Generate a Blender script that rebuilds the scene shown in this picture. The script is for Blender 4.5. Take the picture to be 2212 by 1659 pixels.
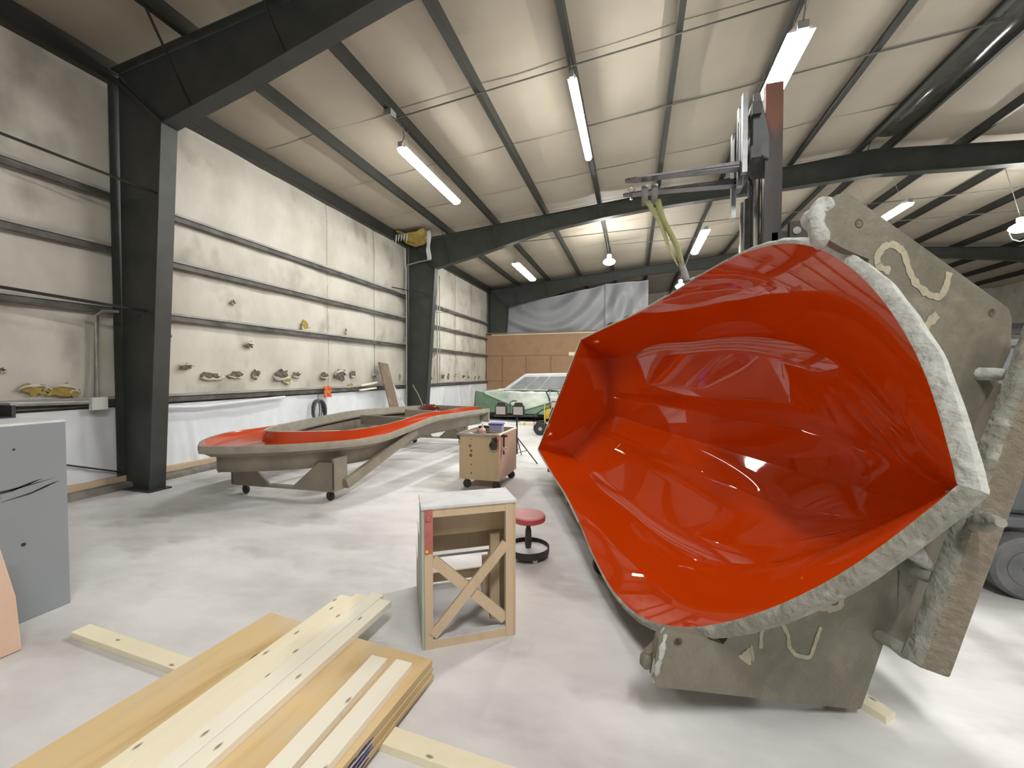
import bpy, bmesh, math, random
from mathutils import Vector, Matrix, noise as mnoise
random.seed(7)
for o in list(bpy.data.objects): bpy.data.objects.remove(o, do_unlink=True)
scn = bpy.context.scene
COL = scn.collection
R = math.radians

# ------------------------------------------------------------------ camera, world, exposure
CAM_H = 1.6
cd = bpy.data.cameras.new('camera'); cam = bpy.data.objects.new('camera', cd); COL.objects.link(cam)
cd.sensor_fit = 'HORIZONTAL'; cd.sensor_width = 36.0; cd.lens = 36.0 * 883.0 / 2212.0
cd.clip_start = 0.05; cd.clip_end = 200
cam.location = (0, 0, CAM_H); cam.rotation_euler = (R(90 - 1.44), 0, R(16.58))
scn.camera = cam
w = bpy.data.worlds.new('world'); scn.world = w; w.use_nodes = True
w.node_tree.nodes['Background'].inputs[0].default_value = (0.8, 0.85, 0.9, 1)
w.node_tree.nodes['Background'].inputs[1].default_value = 0.05
scn.view_settings.view_transform = 'Standard'; scn.view_settings.look = 'None'
scn.view_settings.exposure = 1.55; scn.view_settings.gamma = 1.0
scn.view_settings.use_curve_mapping = False
LAMP = 30.0            # brightness of the fluorescent lenses
scn.cycles.max_bounces = 8; scn.cycles.diffuse_bounces = 5; scn.cycles.glossy_bounces = 4
scn.cycles.use_denoising = True; scn.cycles.adaptive_threshold = 0.02
scn.cycles.sample_clamp_indirect = 6.0

# ------------------------------------------------------------------ materials
def nodes_of(m):
    m.use_nodes = True
    return m.node_tree.nodes, m.node_tree.links, m.node_tree.nodes['Principled BSDF']

def mat(name, c1, c2=None, scale=4.0, stretch=(1, 1, 1), rough=0.7, metal=0.0, bump=0.0, bscale=None, detail=6.0,
        lo=0.35, hi=0.65, coat=0.0, spec=0.5, c3=None, s3=1.2, lo3=0.55, hi3=0.7):
    m = bpy.data.materials.new(name); N, L, B = nodes_of(m)
    B.inputs['Roughness'].default_value = rough; B.inputs['Metallic'].default_value = metal
    B.inputs['Specular IOR Level'].default_value = spec
    if coat: B.inputs['Coat Weight'].default_value = coat; B.inputs['Coat Roughness'].default_value = 0.02
    B.inputs['Base Color'].default_value = (*c1, 1)
    tc = N.new('ShaderNodeTexCoord'); mp = N.new('ShaderNodeMapping'); L.new(tc.outputs['Object'], mp.inputs[0])
    mp.inputs['Scale'].default_value = stretch
    if c2 is not None:
        nz = N.new('ShaderNodeTexNoise'); nz.inputs['Scale'].default_value = scale; nz.inputs['Detail'].default_value = detail
        nz.inputs['Roughness'].default_value = 0.6
        L.new(mp.outputs[0], nz.inputs['Vector'])
        cr = N.new('ShaderNodeValToRGB'); e = cr.color_ramp.elements
        e[0].position = lo; e[0].color = (*c1, 1); e[1].position = hi; e[1].color = (*c2, 1)
        L.new(nz.outputs['Fac'], cr.inputs[0]); out = cr.outputs[0]
        if c3 is not None:
            n3 = N.new('ShaderNodeTexNoise'); n3.inputs['Scale'].default_value = s3; n3.inputs['Detail'].default_value = 8
            L.new(mp.outputs[0], n3.inputs['Vector'])
            r3 = N.new('ShaderNodeMapRange'); r3.inputs['From Min'].default_value = lo3; r3.inputs['From Max'].default_value = hi3
            L.new(n3.outputs['Fac'], r3.inputs['Value'])
            mx = N.new('ShaderNodeMix'); mx.data_type = 'RGBA'; L.new(r3.outputs[0], mx.inputs[0])
            L.new(out, mx.inputs[6]); mx.inputs[7].default_value = (*c3, 1); out = mx.outputs[2]
        L.new(out, B.inputs['Base Color'])
    if bump:
        nb = N.new('ShaderNodeTexNoise'); nb.inputs['Scale'].default_value = bscale or scale * 2; nb.inputs['Detail'].default_value = 5
        L.new(mp.outputs[0], nb.inputs['Vector'])
        bp = N.new('ShaderNodeBump'); bp.inputs['Strength'].default_value = bump; bp.inputs['Distance'].default_value = 0.02
        L.new(nb.outputs['Fac'], bp.inputs['Height']); L.new(bp.outputs[0], B.inputs['Normal'])
    return m

def wood(name, light, dark, axis=0, rings=3.0, knots=0.0, rough=0.65, grime=None, wide=9.0, kscale=3.0):
    m = bpy.data.materials.new(name); N, L, B = nodes_of(m); B.inputs['Roughness'].default_value = rough
    B.inputs['Specular IOR Level'].default_value = 0.3
    tc0 = N.new('ShaderNodeTexCoord'); mp = N.new('ShaderNodeMapping')
    oi = N.new('ShaderNodeObjectInfo'); va = N.new('ShaderNodeVectorMath'); va.operation = 'MULTIPLY_ADD'
    L.new(oi.outputs['Random'], va.inputs[0]); va.inputs[1].default_value = (37.0, 23.0, 11.0); L.new(tc0.outputs['Object'], va.inputs[2])
    class _O: outputs = {'Object': va.outputs[0]}
    tc = _O; L.new(tc.outputs['Object'], mp.inputs[0])
    sc = [wide, wide, wide]; sc[axis] = 0.9; mp.inputs['Scale'].default_value = sc
    nz = N.new('ShaderNodeTexNoise'); nz.inputs['Scale'].default_value = rings; nz.inputs['Detail'].default_value = 8
    nz.inputs['Distortion'].default_value = 0.6
    L.new(mp.outputs[0], nz.inputs['Vector'])
    wv = N.new('ShaderNodeMath'); wv.operation = 'MULTIPLY'; wv.inputs[1].default_value = 9.0; L.new(nz.outputs['Fac'], wv.inputs[0])
    sn = N.new('ShaderNodeMath'); sn.operation = 'SINE'; L.new(wv.outputs[0], sn.inputs[0])
    mr = N.new('ShaderNodeMapRange'); mr.inputs['From Min'].default_value = -1; mr.inputs['From Max'].default_value = 1
    L.new(sn.outputs[0], mr.inputs['Value'])
    mx = N.new('ShaderNodeMix'); mx.data_type = 'RGBA'; L.new(mr.outputs[0], mx.inputs[0])
    mx.inputs[6].default_value = (*light, 1); mx.inputs[7].default_value = (*dark, 1); out = mx.outputs[2]
    if knots:
        mk = N.new('ShaderNodeMapping'); L.new(tc.outputs['Object'], mk.inputs[0]); ks = [1.6, 1.6, 1.6]; ks[axis] = 0.7
        mk.inputs['Scale'].default_value = ks
        vo = N.new('ShaderNodeTexVoronoi'); vo.voronoi_dimensions = '2D'; vo.inputs['Scale'].default_value = kscale; L.new(mk.outputs[0], vo.inputs['Vector'])
        kr = N.new('ShaderNodeMapRange'); kr.inputs['From Min'].default_value = knots; kr.inputs['From Max'].default_value = knots * 0.4
        L.new(vo.outputs['Distance'], kr.inputs['Value'])
        m2 = N.new('ShaderNodeMix'); m2.data_type = 'RGBA'; L.new(kr.outputs[0], m2.inputs[0]); L.new(out, m2.inputs[6])
        m2.inputs[7].default_value = (dark[0] * 0.4, dark[1] * 0.34, dark[2] * 0.3, 1); out = m2.outputs[2]
    if grime:
        ng = N.new('ShaderNodeTexNoise'); ng.inputs['Scale'].default_value = 3.2; ng.inputs['Detail'].default_value = 5
        L.new(tc.outputs['Object'], ng.inputs['Vector'])
        gr = N.new('ShaderNodeMapRange'); gr.inputs['From Min'].default_value = 0.5; gr.inputs['From Max'].default_value = 0.75
        L.new(ng.outputs['Fac'], gr.inputs['Value'])
        m3 = N.new('ShaderNodeMix'); m3.data_type = 'RGBA'; L.new(gr.outputs[0], m3.inputs[0]); L.new(out, m3.inputs[6])
        m3.inputs[7].default_value = (*grime, 1); out = m3.outputs[2]
    L.new(out, B.inputs['Base Color'])
    return m

def emit(name, col, s):
    m = bpy.data.materials.new(name); N, L, B = nodes_of(m)
    B.inputs['Base Color'].default_value = (0.9, 0.9, 0.9, 1)
    B.inputs['Emission Color'].default_value = (*col, 1); B.inputs['Emission Strength'].default_value = s
    return m

M = {}
M['steel'] = mat('dark_green_steel', (0.036, 0.040, 0.036), (0.052, 0.056, 0.050), scale=3, rough=0.5)
M['purlin'] = mat('dark_purlin_steel', (0.020, 0.022, 0.018), (0.032, 0.033, 0.028), scale=2, rough=0.45)
M['girt'] = mat('shaded_dusty_girt_steel', (0.055, 0.055, 0.049), (0.15, 0.145, 0.13), scale=3.5, rough=0.6)  # dark face: shade under the lip painted in, along with dirt
M['girtlit'] = mat('lit_girt_lip', (0.30, 0.295, 0.27), (0.42, 0.41, 0.385), scale=3, rough=0.6)  # paler tone paints light onto the upper lip of each girt
M['galv'] = mat('galvanised_steel', (0.30, 0.30, 0.28), (0.42, 0.42, 0.40), scale=6, rough=0.5, metal=0.3)
M['wallvinyl'] = mat('dirty_white_insulation_vinyl', (0.62, 0.60, 0.535), (0.47, 0.44, 0.375), scale=1.3, stretch=(1, 1, 0.7), rough=0.6,
                     bump=0.15, bscale=5, lo=0.4, hi=0.75, c3=(0.27, 0.25, 0.205), s3=1.5, lo3=0.56, hi3=0.8)
M['roofvinyl'] = mat('cream_roof_insulation_vinyl', (0.44, 0.395, 0.32), (0.385, 0.345, 0.275), scale=0.6, rough=0.6, bump=0.08, bscale=3,
                     c3=(0.27, 0.235, 0.18), s3=0.9, lo3=0.66, hi3=0.86)
M['seam'] = mat('dark_seam_tape', (0.14, 0.125, 0.10), (0.24, 0.215, 0.175), scale=4, rough=0.7)
M['plastic'] = mat('white_plastic_sheet', (0.80, 0.83, 0.88), (0.72, 0.75, 0.80), scale=1.5, rough=0.35, bump=0.2, bscale=4)
M['greyplastic'] = mat('translucent_grey_sheet', (0.38, 0.395, 0.43), (0.30, 0.31, 0.34), scale=0.8, rough=0.35, bump=0.2, bscale=2)
M['floor'] = mat('dusty_concrete', (0.72, 0.715, 0.72), (0.50, 0.49, 0.485), scale=1.1, stretch=(0.55, 1.0, 1), rough=0.75, bump=0.05, bscale=30,
                 lo=0.40, hi=0.66, c3=(0.36, 0.345, 0.33), s3=2.3, lo3=0.55, hi3=0.78, detail=10)
M['plywall'] = wood('brown_partition_plywood', (0.36, 0.225, 0.135), (0.33, 0.205, 0.12), axis=0, rings=1.2, wide=1.5, grime=(0.31, 0.19, 0.11))
M['plydark'] = wood('darker_partition_plywood', (0.27, 0.165, 0.095), (0.24, 0.145, 0.083), axis=0, rings=1.2, wide=2.5)
M['paint'] = mat('glossy_orange_red_gelcoat', (0.56, 0.046, 0.0015), rough=0.02, spec=0.6)
M['paintdeck'] = mat('dusty_orange_red_gelcoat', (0.50, 0.060, 0.012), (0.46, 0.062, 0.018), scale=3, rough=0.16, spec=0.5)
M['paintdk'] = mat('glossy_dark_red_gelcoat', (0.11, 0.014, 0.011), rough=0.12, spec=0.5)
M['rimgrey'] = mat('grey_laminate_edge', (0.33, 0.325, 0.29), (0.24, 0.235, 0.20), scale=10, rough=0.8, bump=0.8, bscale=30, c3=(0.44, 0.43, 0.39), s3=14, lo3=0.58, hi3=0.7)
M['conduit'] = mat('dull_conduit', (0.10, 0.10, 0.092), (0.14, 0.14, 0.13), scale=6, rough=0.6)
M['glass'] = mat('raw_grey_fibreglass', (0.150, 0.138, 0.104), (0.21, 0.195, 0.155), scale=5, rough=0.55, bump=0.45, bscale=25,
                 c3=(0.28, 0.255, 0.20), s3=4, lo3=0.58, hi3=0.75)
M['glassbrown'] = mat('brown_hairy_fibreglass', (0.17, 0.14, 0.10), (0.26, 0.22, 0.165), scale=14, rough=0.6, bump=0.7, bscale=40, stretch=(1, 3, 1))
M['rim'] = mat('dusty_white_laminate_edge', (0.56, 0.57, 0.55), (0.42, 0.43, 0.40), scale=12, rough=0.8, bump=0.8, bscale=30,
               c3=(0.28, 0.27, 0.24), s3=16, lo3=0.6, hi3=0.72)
M['taupe'] = mat('taupe_fibreglass', (0.215, 0.185, 0.145), (0.28, 0.25, 0.20), scale=3, rough=0.6, bump=0.3, bscale=14)
M['taupelight'] = mat('light_taupe_fibreglass', (0.34, 0.315, 0.265), (0.27, 0.25, 0.205), scale=5, rough=0.65, bump=0.3, bscale=16)
M['mark'] = mat('cream_paint_mark', (0.46, 0.42, 0.31), (0.34, 0.31, 0.235), scale=14, rough=0.8)
M['pine'] = wood('white_pine', (0.82, 0.76, 0.58), (0.76, 0.68, 0.48), axis=0, rings=1.1, knots=0.075, wide=7, kscale=4.6)
M['pinewhite'] = wood('pale_white_pine', (0.84, 0.80, 0.68), (0.79, 0.73, 0.58), axis=0, rings=1.0, knots=0.075, wide=6, kscale=4.6)
M['ply'] = wood('golden_plywood', (0.68, 0.51, 0.275), (0.46, 0.30, 0.125), axis=1, rings=1.2, wide=4.5, knots=0.05, kscale=1.6, grime=(0.62, 0.52, 0.38))
M['plyedge'] = mat('plywood_edge', (0.40, 0.30, 0.155), (0.56, 0.44, 0.25), scale=3, stretch=(1, 1, 40), rough=0.7)
M['oldwood'] = wood('weathered_wood', (0.58, 0.46, 0.32), (0.50, 0.385, 0.255), axis=2, rings=2.0, wide=7)
M['boxwood'] = wood('worn_yellow_plywood', (0.53, 0.415, 0.255), (0.47, 0.36, 0.215), axis=2, rings=1.0, wide=4)
M['pinkply'] = wood('pinkish_plywood', (0.49, 0.345, 0.265), (0.45, 0.31, 0.235), axis=2, rings=1.0, wide=4)
M['greenpaint'] = mat('pale_green_paint', (0.42, 0.46, 0.42), (0.36, 0.40, 0.36), scale=5, rough=0.6)
M['whitepaint'] = mat('scuffed_white_paint', (0.66, 0.67, 0.69), (0.52, 0.53, 0.56), scale=7, rough=0.5, lo=0.45, hi=0.75)
M['redpaint'] = mat('faded_red_paint', (0.48, 0.15, 0.13), (0.36, 0.10, 0.08), scale=9, rough=0.5)
M['yellow'] = mat('yellow_plastic', (0.72, 0.58, 0.09), (0.66, 0.52, 0.08), scale=6, rough=0.45)
M['fiberyellow'] = mat('yellow_glass_wool', (0.44, 0.33, 0.075), (0.30, 0.22, 0.06), scale=9, rough=0.95, bump=1.0, bscale=20)
M['black'] = mat('black_rubber', (0.018, 0.018, 0.018), (0.032, 0.032, 0.030), scale=12, rough=0.55)
M['dark'] = mat('dark_hole', (0.045, 0.040, 0.032), (0.20, 0.175, 0.135), scale=14, rough=0.9)
M['darkmetal'] = mat('dark_metal', (0.055, 0.055, 0.055), (0.09, 0.09, 0.09), scale=8, rough=0.4, metal=0.6)
M['steelbright'] = mat('bright_worn_steel', (0.36, 0.37, 0.38), (0.26, 0.27, 0.28), scale=10, rough=0.35, metal=0.8)
M['rust'] = mat('rusty_mast_steel', (0.045, 0.042, 0.042), (0.085, 0.07, 0.065), scale=5, stretch=(1, 1, 0.25), rough=0.4, metal=0.4,
                c3=(0.17, 0.075, 0.05), s3=2.2, lo3=0.56, hi3=0.60)
M['forksteel'] = mat('dark_fork_steel', (0.13, 0.125, 0.14), (0.20, 0.195, 0.20), scale=7, rough=0.45, metal=0.6)
M['chrome'] = mat('polished_chrome', (0.85, 0.85, 0.85), rough=0.08, metal=1.0)
M['greymetal'] = mat('grey_painted_panel', (0.225, 0.25, 0.268), (0.255, 0.28, 0.298), scale=2.0, stretch=(1, 0.6, 0.35), rough=0.5)
M['greybody'] = mat('grey_machine_paint', (0.115, 0.125, 0.14), (0.15, 0.16, 0.175), scale=5, rough=0.5)
M['orange'] = mat('orange_plastic', (0.75, 0.20, 0.06), (0.66, 0.16, 0.05), scale=8, rough=0.5)
M['tan'] = mat('peach_board', (0.62, 0.44, 0.335), (0.56, 0.385, 0.285), scale=3, rough=0.75)
M['strap'] = mat('yellow_green_webbing', (0.46, 0.46, 0.22), (0.40, 0.39, 0.18), scale=20, rough=0.8)
M['greystrap'] = mat('grey_webbing', (0.24, 0.235, 0.235), (0.30, 0.295, 0.29), scale=20, rough=0.8)
M['tarp'] = mat('green_tarpaulin', (0.115, 0.205, 0.135), (0.155, 0.255, 0.175), scale=2, rough=0.4, bump=0.3, bscale=3)
M['tarptop'] = mat('faded_green_white_tarpaulin', (0.56, 0.61, 0.55), (0.36, 0.45, 0.38), scale=3.0, stretch=(1, 2, 1), rough=0.4, bump=0.4, bscale=4)
M['wrap'] = mat('white_shrink_wrap', (0.60, 0.62, 0.63), (0.52, 0.54, 0.56), scale=2, rough=0.35)
M['pane'] = mat('grey_film_window', (0.30, 0.315, 0.325), (0.22, 0.235, 0.25), scale=1.4, rough=0.55, spec=0.2)
M['redvinyl'] = mat('dusty_red_vinyl', (0.40, 0.05, 0.06), (0.46, 0.09, 0.10), scale=6, rough=0.4)
M['dust'] = mat('pink_dusted_vinyl', (0.54, 0.30, 0.30), (0.46, 0.20, 0.205), scale=5, rough=0.7)
M['lampwhite'] = mat('white_enamel', (0.75, 0.75, 0.72), (0.70, 0.70, 0.67), scale=5, rough=0.4)
M['lens'] = emit('fluorescent_lens', (1.0, 0.985, 0.93), LAMP)
M['brightlens'] = emit('bright_fluorescent_lens', (1.0, 0.985, 0.94), LAMP * 3.5)
M['midlens'] = emit('boosted_fluorescent_lens', (1.0, 0.985, 0.95), LAMP * 1.9)  # boosted for the unseen lamp behind the viewpoint, to brighten the foreground
M['bulb'] = emit('hot_bulb', (1.0, 0.985, 0.93), LAMP * 1.6)
M['ridge'] = mat('glossy_dark_ridge_film', (0.035, 0.035, 0.03), (0.06, 0.06, 0.05), scale=5, rough=0.12)
M['purple'] = mat('purple_plastic', (0.12, 0.10, 0.42), (0.17, 0.14, 0.48), scale=6, rough=0.4)
M['clear'] = mat('cloudy_plastic', (0.42, 0.43, 0.58), (0.48, 0.49, 0.62), scale=6, rough=0.4)
M['pinkbottle'] = mat('pink_liquid_bottle', (0.62, 0.36, 0.33), (0.66, 0.42, 0.39), scale=4, rough=0.35)
M['lightface'] = mat('grey_lamp_glass', (0.58, 0.55, 0.545), (0.64, 0.61, 0.60), scale=4, rough=0.2)
M['bluepaint'] = mat('blue_spray_paint', (0.03, 0.06, 0.26), (0.05, 0.10, 0.34), scale=20, rough=0.7)
M['cable'] = mat('grey_rubber_hose', (0.085, 0.09, 0.095), (0.12, 0.125, 0.13), scale=10, rough=0.5)
M['cream'] = mat('cream_tape_edge', (0.62, 0.55, 0.42), (0.54, 0.47, 0.35), scale=8, rough=0.7)

# ------------------------------------------------------------------ mesh helpers
class MB:
    def __init__(s): s.v = []; s.f = []; s.sm = []
    def add(s, vs, fs, smooth=False):
        n = len(s.v); s.v += [tuple(x) for x in vs]
        s.f += [tuple(i + n for i in f) for f in fs]; s.sm += [smooth] * len(fs); return s
    def box(s, lo, hi, mtx=None):
        x0, y0, z0 = lo; x1, y1, z1 = hi
        vs = [Vector(p) for p in ((x0, y0, z0), (x1, y0, z0), (x1, y1, z0), (x0, y1, z0), (x0, y0, z1), (x1, y0, z1), (x1, y1, z1), (x0, y1, z1))]
        if mtx: vs = [mtx @ p for p in vs]
        return s.add(vs, [(3, 2, 1, 0), (4, 5, 6, 7), (0, 1, 5, 4), (1, 2, 6, 5), (2, 3, 7, 6), (3, 0, 4, 7)])
    def beam(s, a, b, w, h, up=(0, 0, 1)):
        a = Vector(a); b = Vector(b); d = (b - a); L = d.length; d.normalize()
        u = Vector(up); sd = d.cross(u)
        if sd.length < 1e-4: sd = d.cross(Vector((1, 0, 0)))
        sd.normalize(); u = sd.cross(d)
        m = Matrix((d, sd, u)).transposed().to_4x4(); m.translation = a
        return s.box((0, -w / 2, -h / 2), (L, w / 2, h / 2), m)
    def prism(s, poly, d):           # poly: list of 3-D points, d: extrusion vector
        n = len(poly); d = Vector(d); P = [Vector(p) for p in poly]
        return s.add(P + [p + d for p in P], [tuple(range(n))[::-1], tuple(range(n, 2 * n))] + [(i, (i + 1) % n, n + (i + 1) % n, n + i) for i in range(n)])
    def tube(s, pts, r, n=8, cap=True):
        P = [Vector(p) for p in pts]; rings = []; up = Vector((0, 0, 1)); vs = []
        for i, p in enumerate(P):
            t = (P[min(i + 1, len(P) - 1)] - P[max(i - 1, 0)]).normalized()
            a = t.cross(up)
            if a.length < 0.05: a = t.cross(Vector((1, 0, 0)))
            a.normalize(); b = t.cross(a)
            rr = r[i] if isinstance(r, (list, tuple)) else r
            vs += [p + a * math.cos(2 * math.pi * k / n) * rr + b * math.sin(2 * math.pi * k / n) * rr for k in range(n)]
        fs = [(i * n + k, i * n + (k + 1) % n, (i + 1) * n + (k + 1) % n, (i + 1) * n + k) for i in range(len(P) - 1) for k in range(n)]
        s.add(vs, fs, True)
        if cap:
            m = len(s.v) - len(vs); s.f += [tuple(m + k for k in range(n))[::-1], tuple(m + (len(P) - 1) * n + k for k in range(n))]; s.sm += [False, False]
        return s
    def lathe(s, prof, n=24, mtx=None, smooth=True):   # prof: [(r, z)...]
        vs = [Vector((r * math.cos(2 * math.pi * k / n), r * math.sin(2 * math.pi * k / n), z)) for r, z in prof for k in range(n)]
        if mtx: vs = [mtx @ v for v in vs]
        fs = [(i * n + k, i * n + (k + 1) % n, (i + 1) * n + (k + 1) % n, (i + 1) * n + k) for i in range(len(prof) - 1) for k in range(n)]
        fs += [tuple(range(n))[::-1], tuple((len(prof) - 1) * n + k for k in range(n))]
        return s.add(vs, fs, smooth)
    def grid(s, fn, nu, nv, smooth=True, flip=False):
        vs = [fn(i / (nu - 1), j / (nv - 1)) for i in range(nu) for j in range(nv)]
        fs = [(i * nv + j, (i + 1) * nv + j, (i + 1) * nv + j + 1, i * nv + j + 1) for i in range(nu - 1) for j in range(nv - 1)]
        if flip: fs = [f[::-1] for f in fs]
        return s.add(vs, fs, smooth)
    def strip(s, A, Bs, smooth=True):
        n = len(A); return s.add(list(A) + list(Bs), [(i, i + 1, n + i + 1, n + i) for i in range(n - 1)], smooth)
    def build(s, name, m, parent=None, loc=None, rotz=None, sharp=30, bevel=0, solid=0):
        me = bpy.data.meshes.new(name); me.from_pydata(s.v, [], s.f)
        me.polygons.foreach_set('use_smooth', s.sm); me.update()
        bm = bmesh.new(); bm.from_mesh(me); bmesh.ops.remove_doubles(bm, verts=bm.verts, dist=1e-5)
        bmesh.ops.recalc_face_normals(bm, faces=bm.faces); bm.to_mesh(me); bm.free()
        if any(s.sm): me.set_sharp_from_angle(angle=R(sharp))
        me.materials.append(M[m] if isinstance(m, str) else m)
        o = bpy.data.objects.new(name, me); COL.objects.link(o)
        if parent: o.parent = parent
        if loc is not None: o.location = loc
        if rotz is not None: o.rotation_euler = (0, 0, rotz)
        if solid:
            sd = o.modifiers.new('thickness', 'SOLIDIFY'); sd.thickness = solid; sd.offset = 0
        if bevel:
            b = o.modifiers.new('bevel', 'BEVEL'); b.width = bevel; b.segments = 2; b.limit_method = 'ANGLE'
        return o

def tag(o, label=None, cat=None, group=None, kind=None):
    if label: o['label'] = label
    if cat: o['category'] = cat
    if group: o['group'] = group
    if kind: o['kind'] = kind
    return o
def empty(name, loc=(0, 0, 0), rotz=0.0, label=None, cat=None, group=None, kind=None):
    o = bpy.data.objects.new(name, None); COL.objects.link(o); o.location = loc; o.rotation_euler = (0, 0, rotz)
    o.empty_display_size = 0.1
    return tag(o, label, cat, group, kind)
def nz(x, y, z=0.0): return mnoise.noise(Vector((x, y, z)))
def hermite(K, V, u):
    n = len(K)
    d = []
    for i in range(n):
        if i == 0: d.append((V[1] - V[0]) / (K[1] - K[0]))
        elif i == n - 1: d.append((V[-1] - V[-2]) / (K[-1] - K[-2]))
        else:
            h0 = K[i] - K[i - 1]; h1 = K[i + 1] - K[i]
            d.append((h0 * h0 * V[i + 1] + (h1 * h1 - h0 * h0) * V[i] - h1 * h1 * V[i - 1]) / (h0 * h1 * (h0 + h1)))
    i = 0
    while i < n - 2 and u > K[i + 1]: i += 1
    h = K[i + 1] - K[i]; t = (u - K[i]) / h
    return V[i] * (1 + 2 * t) * (1 - t) ** 2 + d[i] * h * t * (1 - t) ** 2 + V[i + 1] * t * t * (3 - 2 * t) + d[i + 1] * h * t * t * (t - 1)

# pixel -> world along the photograph's view ray (only used while laying objects out)
_cy, _sy, _cp, _sp = math.cos(R(16.58)), math.sin(R(16.58)), math.cos(R(-1.44)), math.sin(R(-1.44))
_F = Vector((-_sy * _cp, _cy * _cp, _sp)); _Rt = Vector((_cy, _sy, 0)); _U = _Rt.cross(_F)
def at(px, py, **k):
    d = _Rt * ((px - 1106) / 883.0) + _U * ((829.5 - py) / 883.0) + _F
    c = Vector((0, 0, CAM_H))
    if 'Z' in k: t = (k['Z'] - CAM_H) / d.z
    elif 'X' in k: t = k['X'] / d.x
    elif 'Y' in k: t = k['Y'] / d.y
    else: t = k['D']
    return c + d * t

# ------------------------------------------------------------------ the setting
XW, XR, XRIDGE, YB, YE = -7.05, 17.45, 5.26, -6.0, 27.0
def ztop(x): return 5.735 + (x + 6.9) * 0.0833 if x <= XRIDGE else ztop(2 * XRIDGE - x)
SEAMS = [-4.65, -2.82, -0.99, 0.84, 2.67, 4.5, 6.33, 8.16, 10.0, 11.83, 13.66, 15.5, 17.3, 19.1, 21.0, 22.8, 24.6, 26.4]
GIRT_Z = [1.235, 2.50, 3.335, 4.07]

fl = MB().box((XW - 0.3, YB, -0.15), (XR + 0.3, YE, 0.0)).build('floor', 'floor'); tag(fl, kind='structure')
def wallpt(u, v):
    y = YB + (YE - YB) * u; z = 5.95 * v
    lv = [0.0, 1.12] + GIRT_Z[1:] + [5.6, 6.2]
    b = 0.0
    for a, c in zip(lv[:-1], lv[1:]):
        if a <= z <= c: b = math.sin(math.pi * (z - a) / (c - a)) ** 0.6 * 0.07
    ds = min(abs(y - s) for s in SEAMS)
    b *= min(1.0, 0.45 + ds * 1.2)
    b += 0.03 * nz(y * 0.8, z * 0.9, 3.1) + 0.012 * nz(y * 2.7, z * 3.1, 8.0) + 0.006 * nz(y * 7, z * 6, 1.0)
    b -= 0.02 * math.exp(-(ds / 0.03) ** 2)
    if z < 1.15: b = min(b, 0.0)
    return (XW + max(-0.04, b), y, z)
wl = MB().grid(wallpt, 420, 90).build('wall_left', 'wallvinyl'); tag(wl, kind='structure')
for s in SEAMS[3:13]:
    pts = []
    A = []; B = []
    for k in range(40):
        z = 1.1 + 4.6 * k / 39; p = wallpt((s - YB) / (YE - YB), z / 5.95)
        wob = 0.012 * nz(z * 2, s); A.append((p[0] + 0.012, s - 0.007 + wob, z)); B.append((p[0] + 0.012, s + 0.007 + wob, z))
    MB().strip(A, B).build('seam_tape', 'seam', wl)
def roofpt(left):
    def f(u, v):
        y = YB + (YE - YB) * u
        x = XW + (XRIDGE - XW) * v
        ph = ((x + 6.94) / 1.51) % 1.0
        sag = 0.05 * math.sin(math.pi * ph) ** 0.8
        ds = min(abs(y - s) for s in SEAMS)
        z = ztop(max(x, -6.9)) + 0.215 - sag * min(1, 0.55 + ds) + 0.012 * nz(x * 1.3, y * 1.1, 5) + 0.012 * math.exp(-(ds / 0.03) ** 2)
        return (x if left else 2 * XRIDGE - x, y, z)
    return f
cl = MB().grid(roofpt(True), 220, 170).grid(roofpt(False), 220, 170).build('ceiling', 'roofvinyl'); tag(cl, kind='structure')
for s in SEAMS[3:16]:
    A = []; B = []
    for k in range(90):
        x = XW + 0.2 + (XRIDGE - XW - 0.4) * k / 89; p = roofpt(True)((s - YB) / (YE - YB), (x - XW) / (XRIDGE - XW))
        wd = 0.004 + 0.010 * max(0, nz(x * 0.9, s * 3.0) + 0.3)
        wob = 0.03 * nz(x * 0.8, s)
        A.append((p[0], s - wd + wob, p[2] - 0.018)); B.append((p[0], s + wd + wob, p[2] - 0.018))
    MB().strip(A, B).build('seam_tape', 'seam', cl)
wr = MB().box((XR, YB, 0), (XR + 0.1, YE, 6.2)).build('wall_right', 'wallvinyl'); tag(wr, kind='structure')
def endwall(y, name, m):
    P = [(XW, y, 0), (XR, y, 0), (XR, y, 5.9), (XRIDGE, y, 7.1), (XW, y, 5.9)]
    return tag(MB().prism(P, (0, 0.1, 0)).build(name, m), kind='structure')
endwall(YE, 'wall_far', 'wallvinyl'); endwall(YB - 0.1, 'wall_behind', 'wallvinyl')
# low plastic liner along the left wall, timber sill and concrete curb
def liner(u, v):
    y = -5.5 + 24.6 * u; z = 0.13 + 1.0 * v
    b = 0.035 * nz(y * 0.9, z * 0.5, 2) + 0.03 * max(0, nz(y * 3.2, z * 0.7, 9)) + 0.014 * nz(y * 8 + z, z * 1.4, 4)
    b += 0.05 * abs(math.sin(y * 2.1 + 1.6 * nz(y * 0.6, z * 0.8, 6))) ** 10 + 0.03 * abs(math.sin(y * 5.3 + z * 1.2 + 2.2 * nz(y * 0.8, z * 0.9, 16))) ** 8 * (0.5 + nz(y * 0.7, 3.3))
    return (-6.985 + b * (1 - 0.5 * v), y, z)
o = MB().grid(liner, 1100, 26).build('plastic_liner', 'plastic'); tag(o, 'wrinkled white plastic sheet covering the foot of the left wall', 'plastic sheet')
o = MB().box((-7.0, YB, 0.08), (-6.87, 19.2, 0.165)).build('trim_1', 'oldwood'); tag(o, kind='structure')
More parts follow.
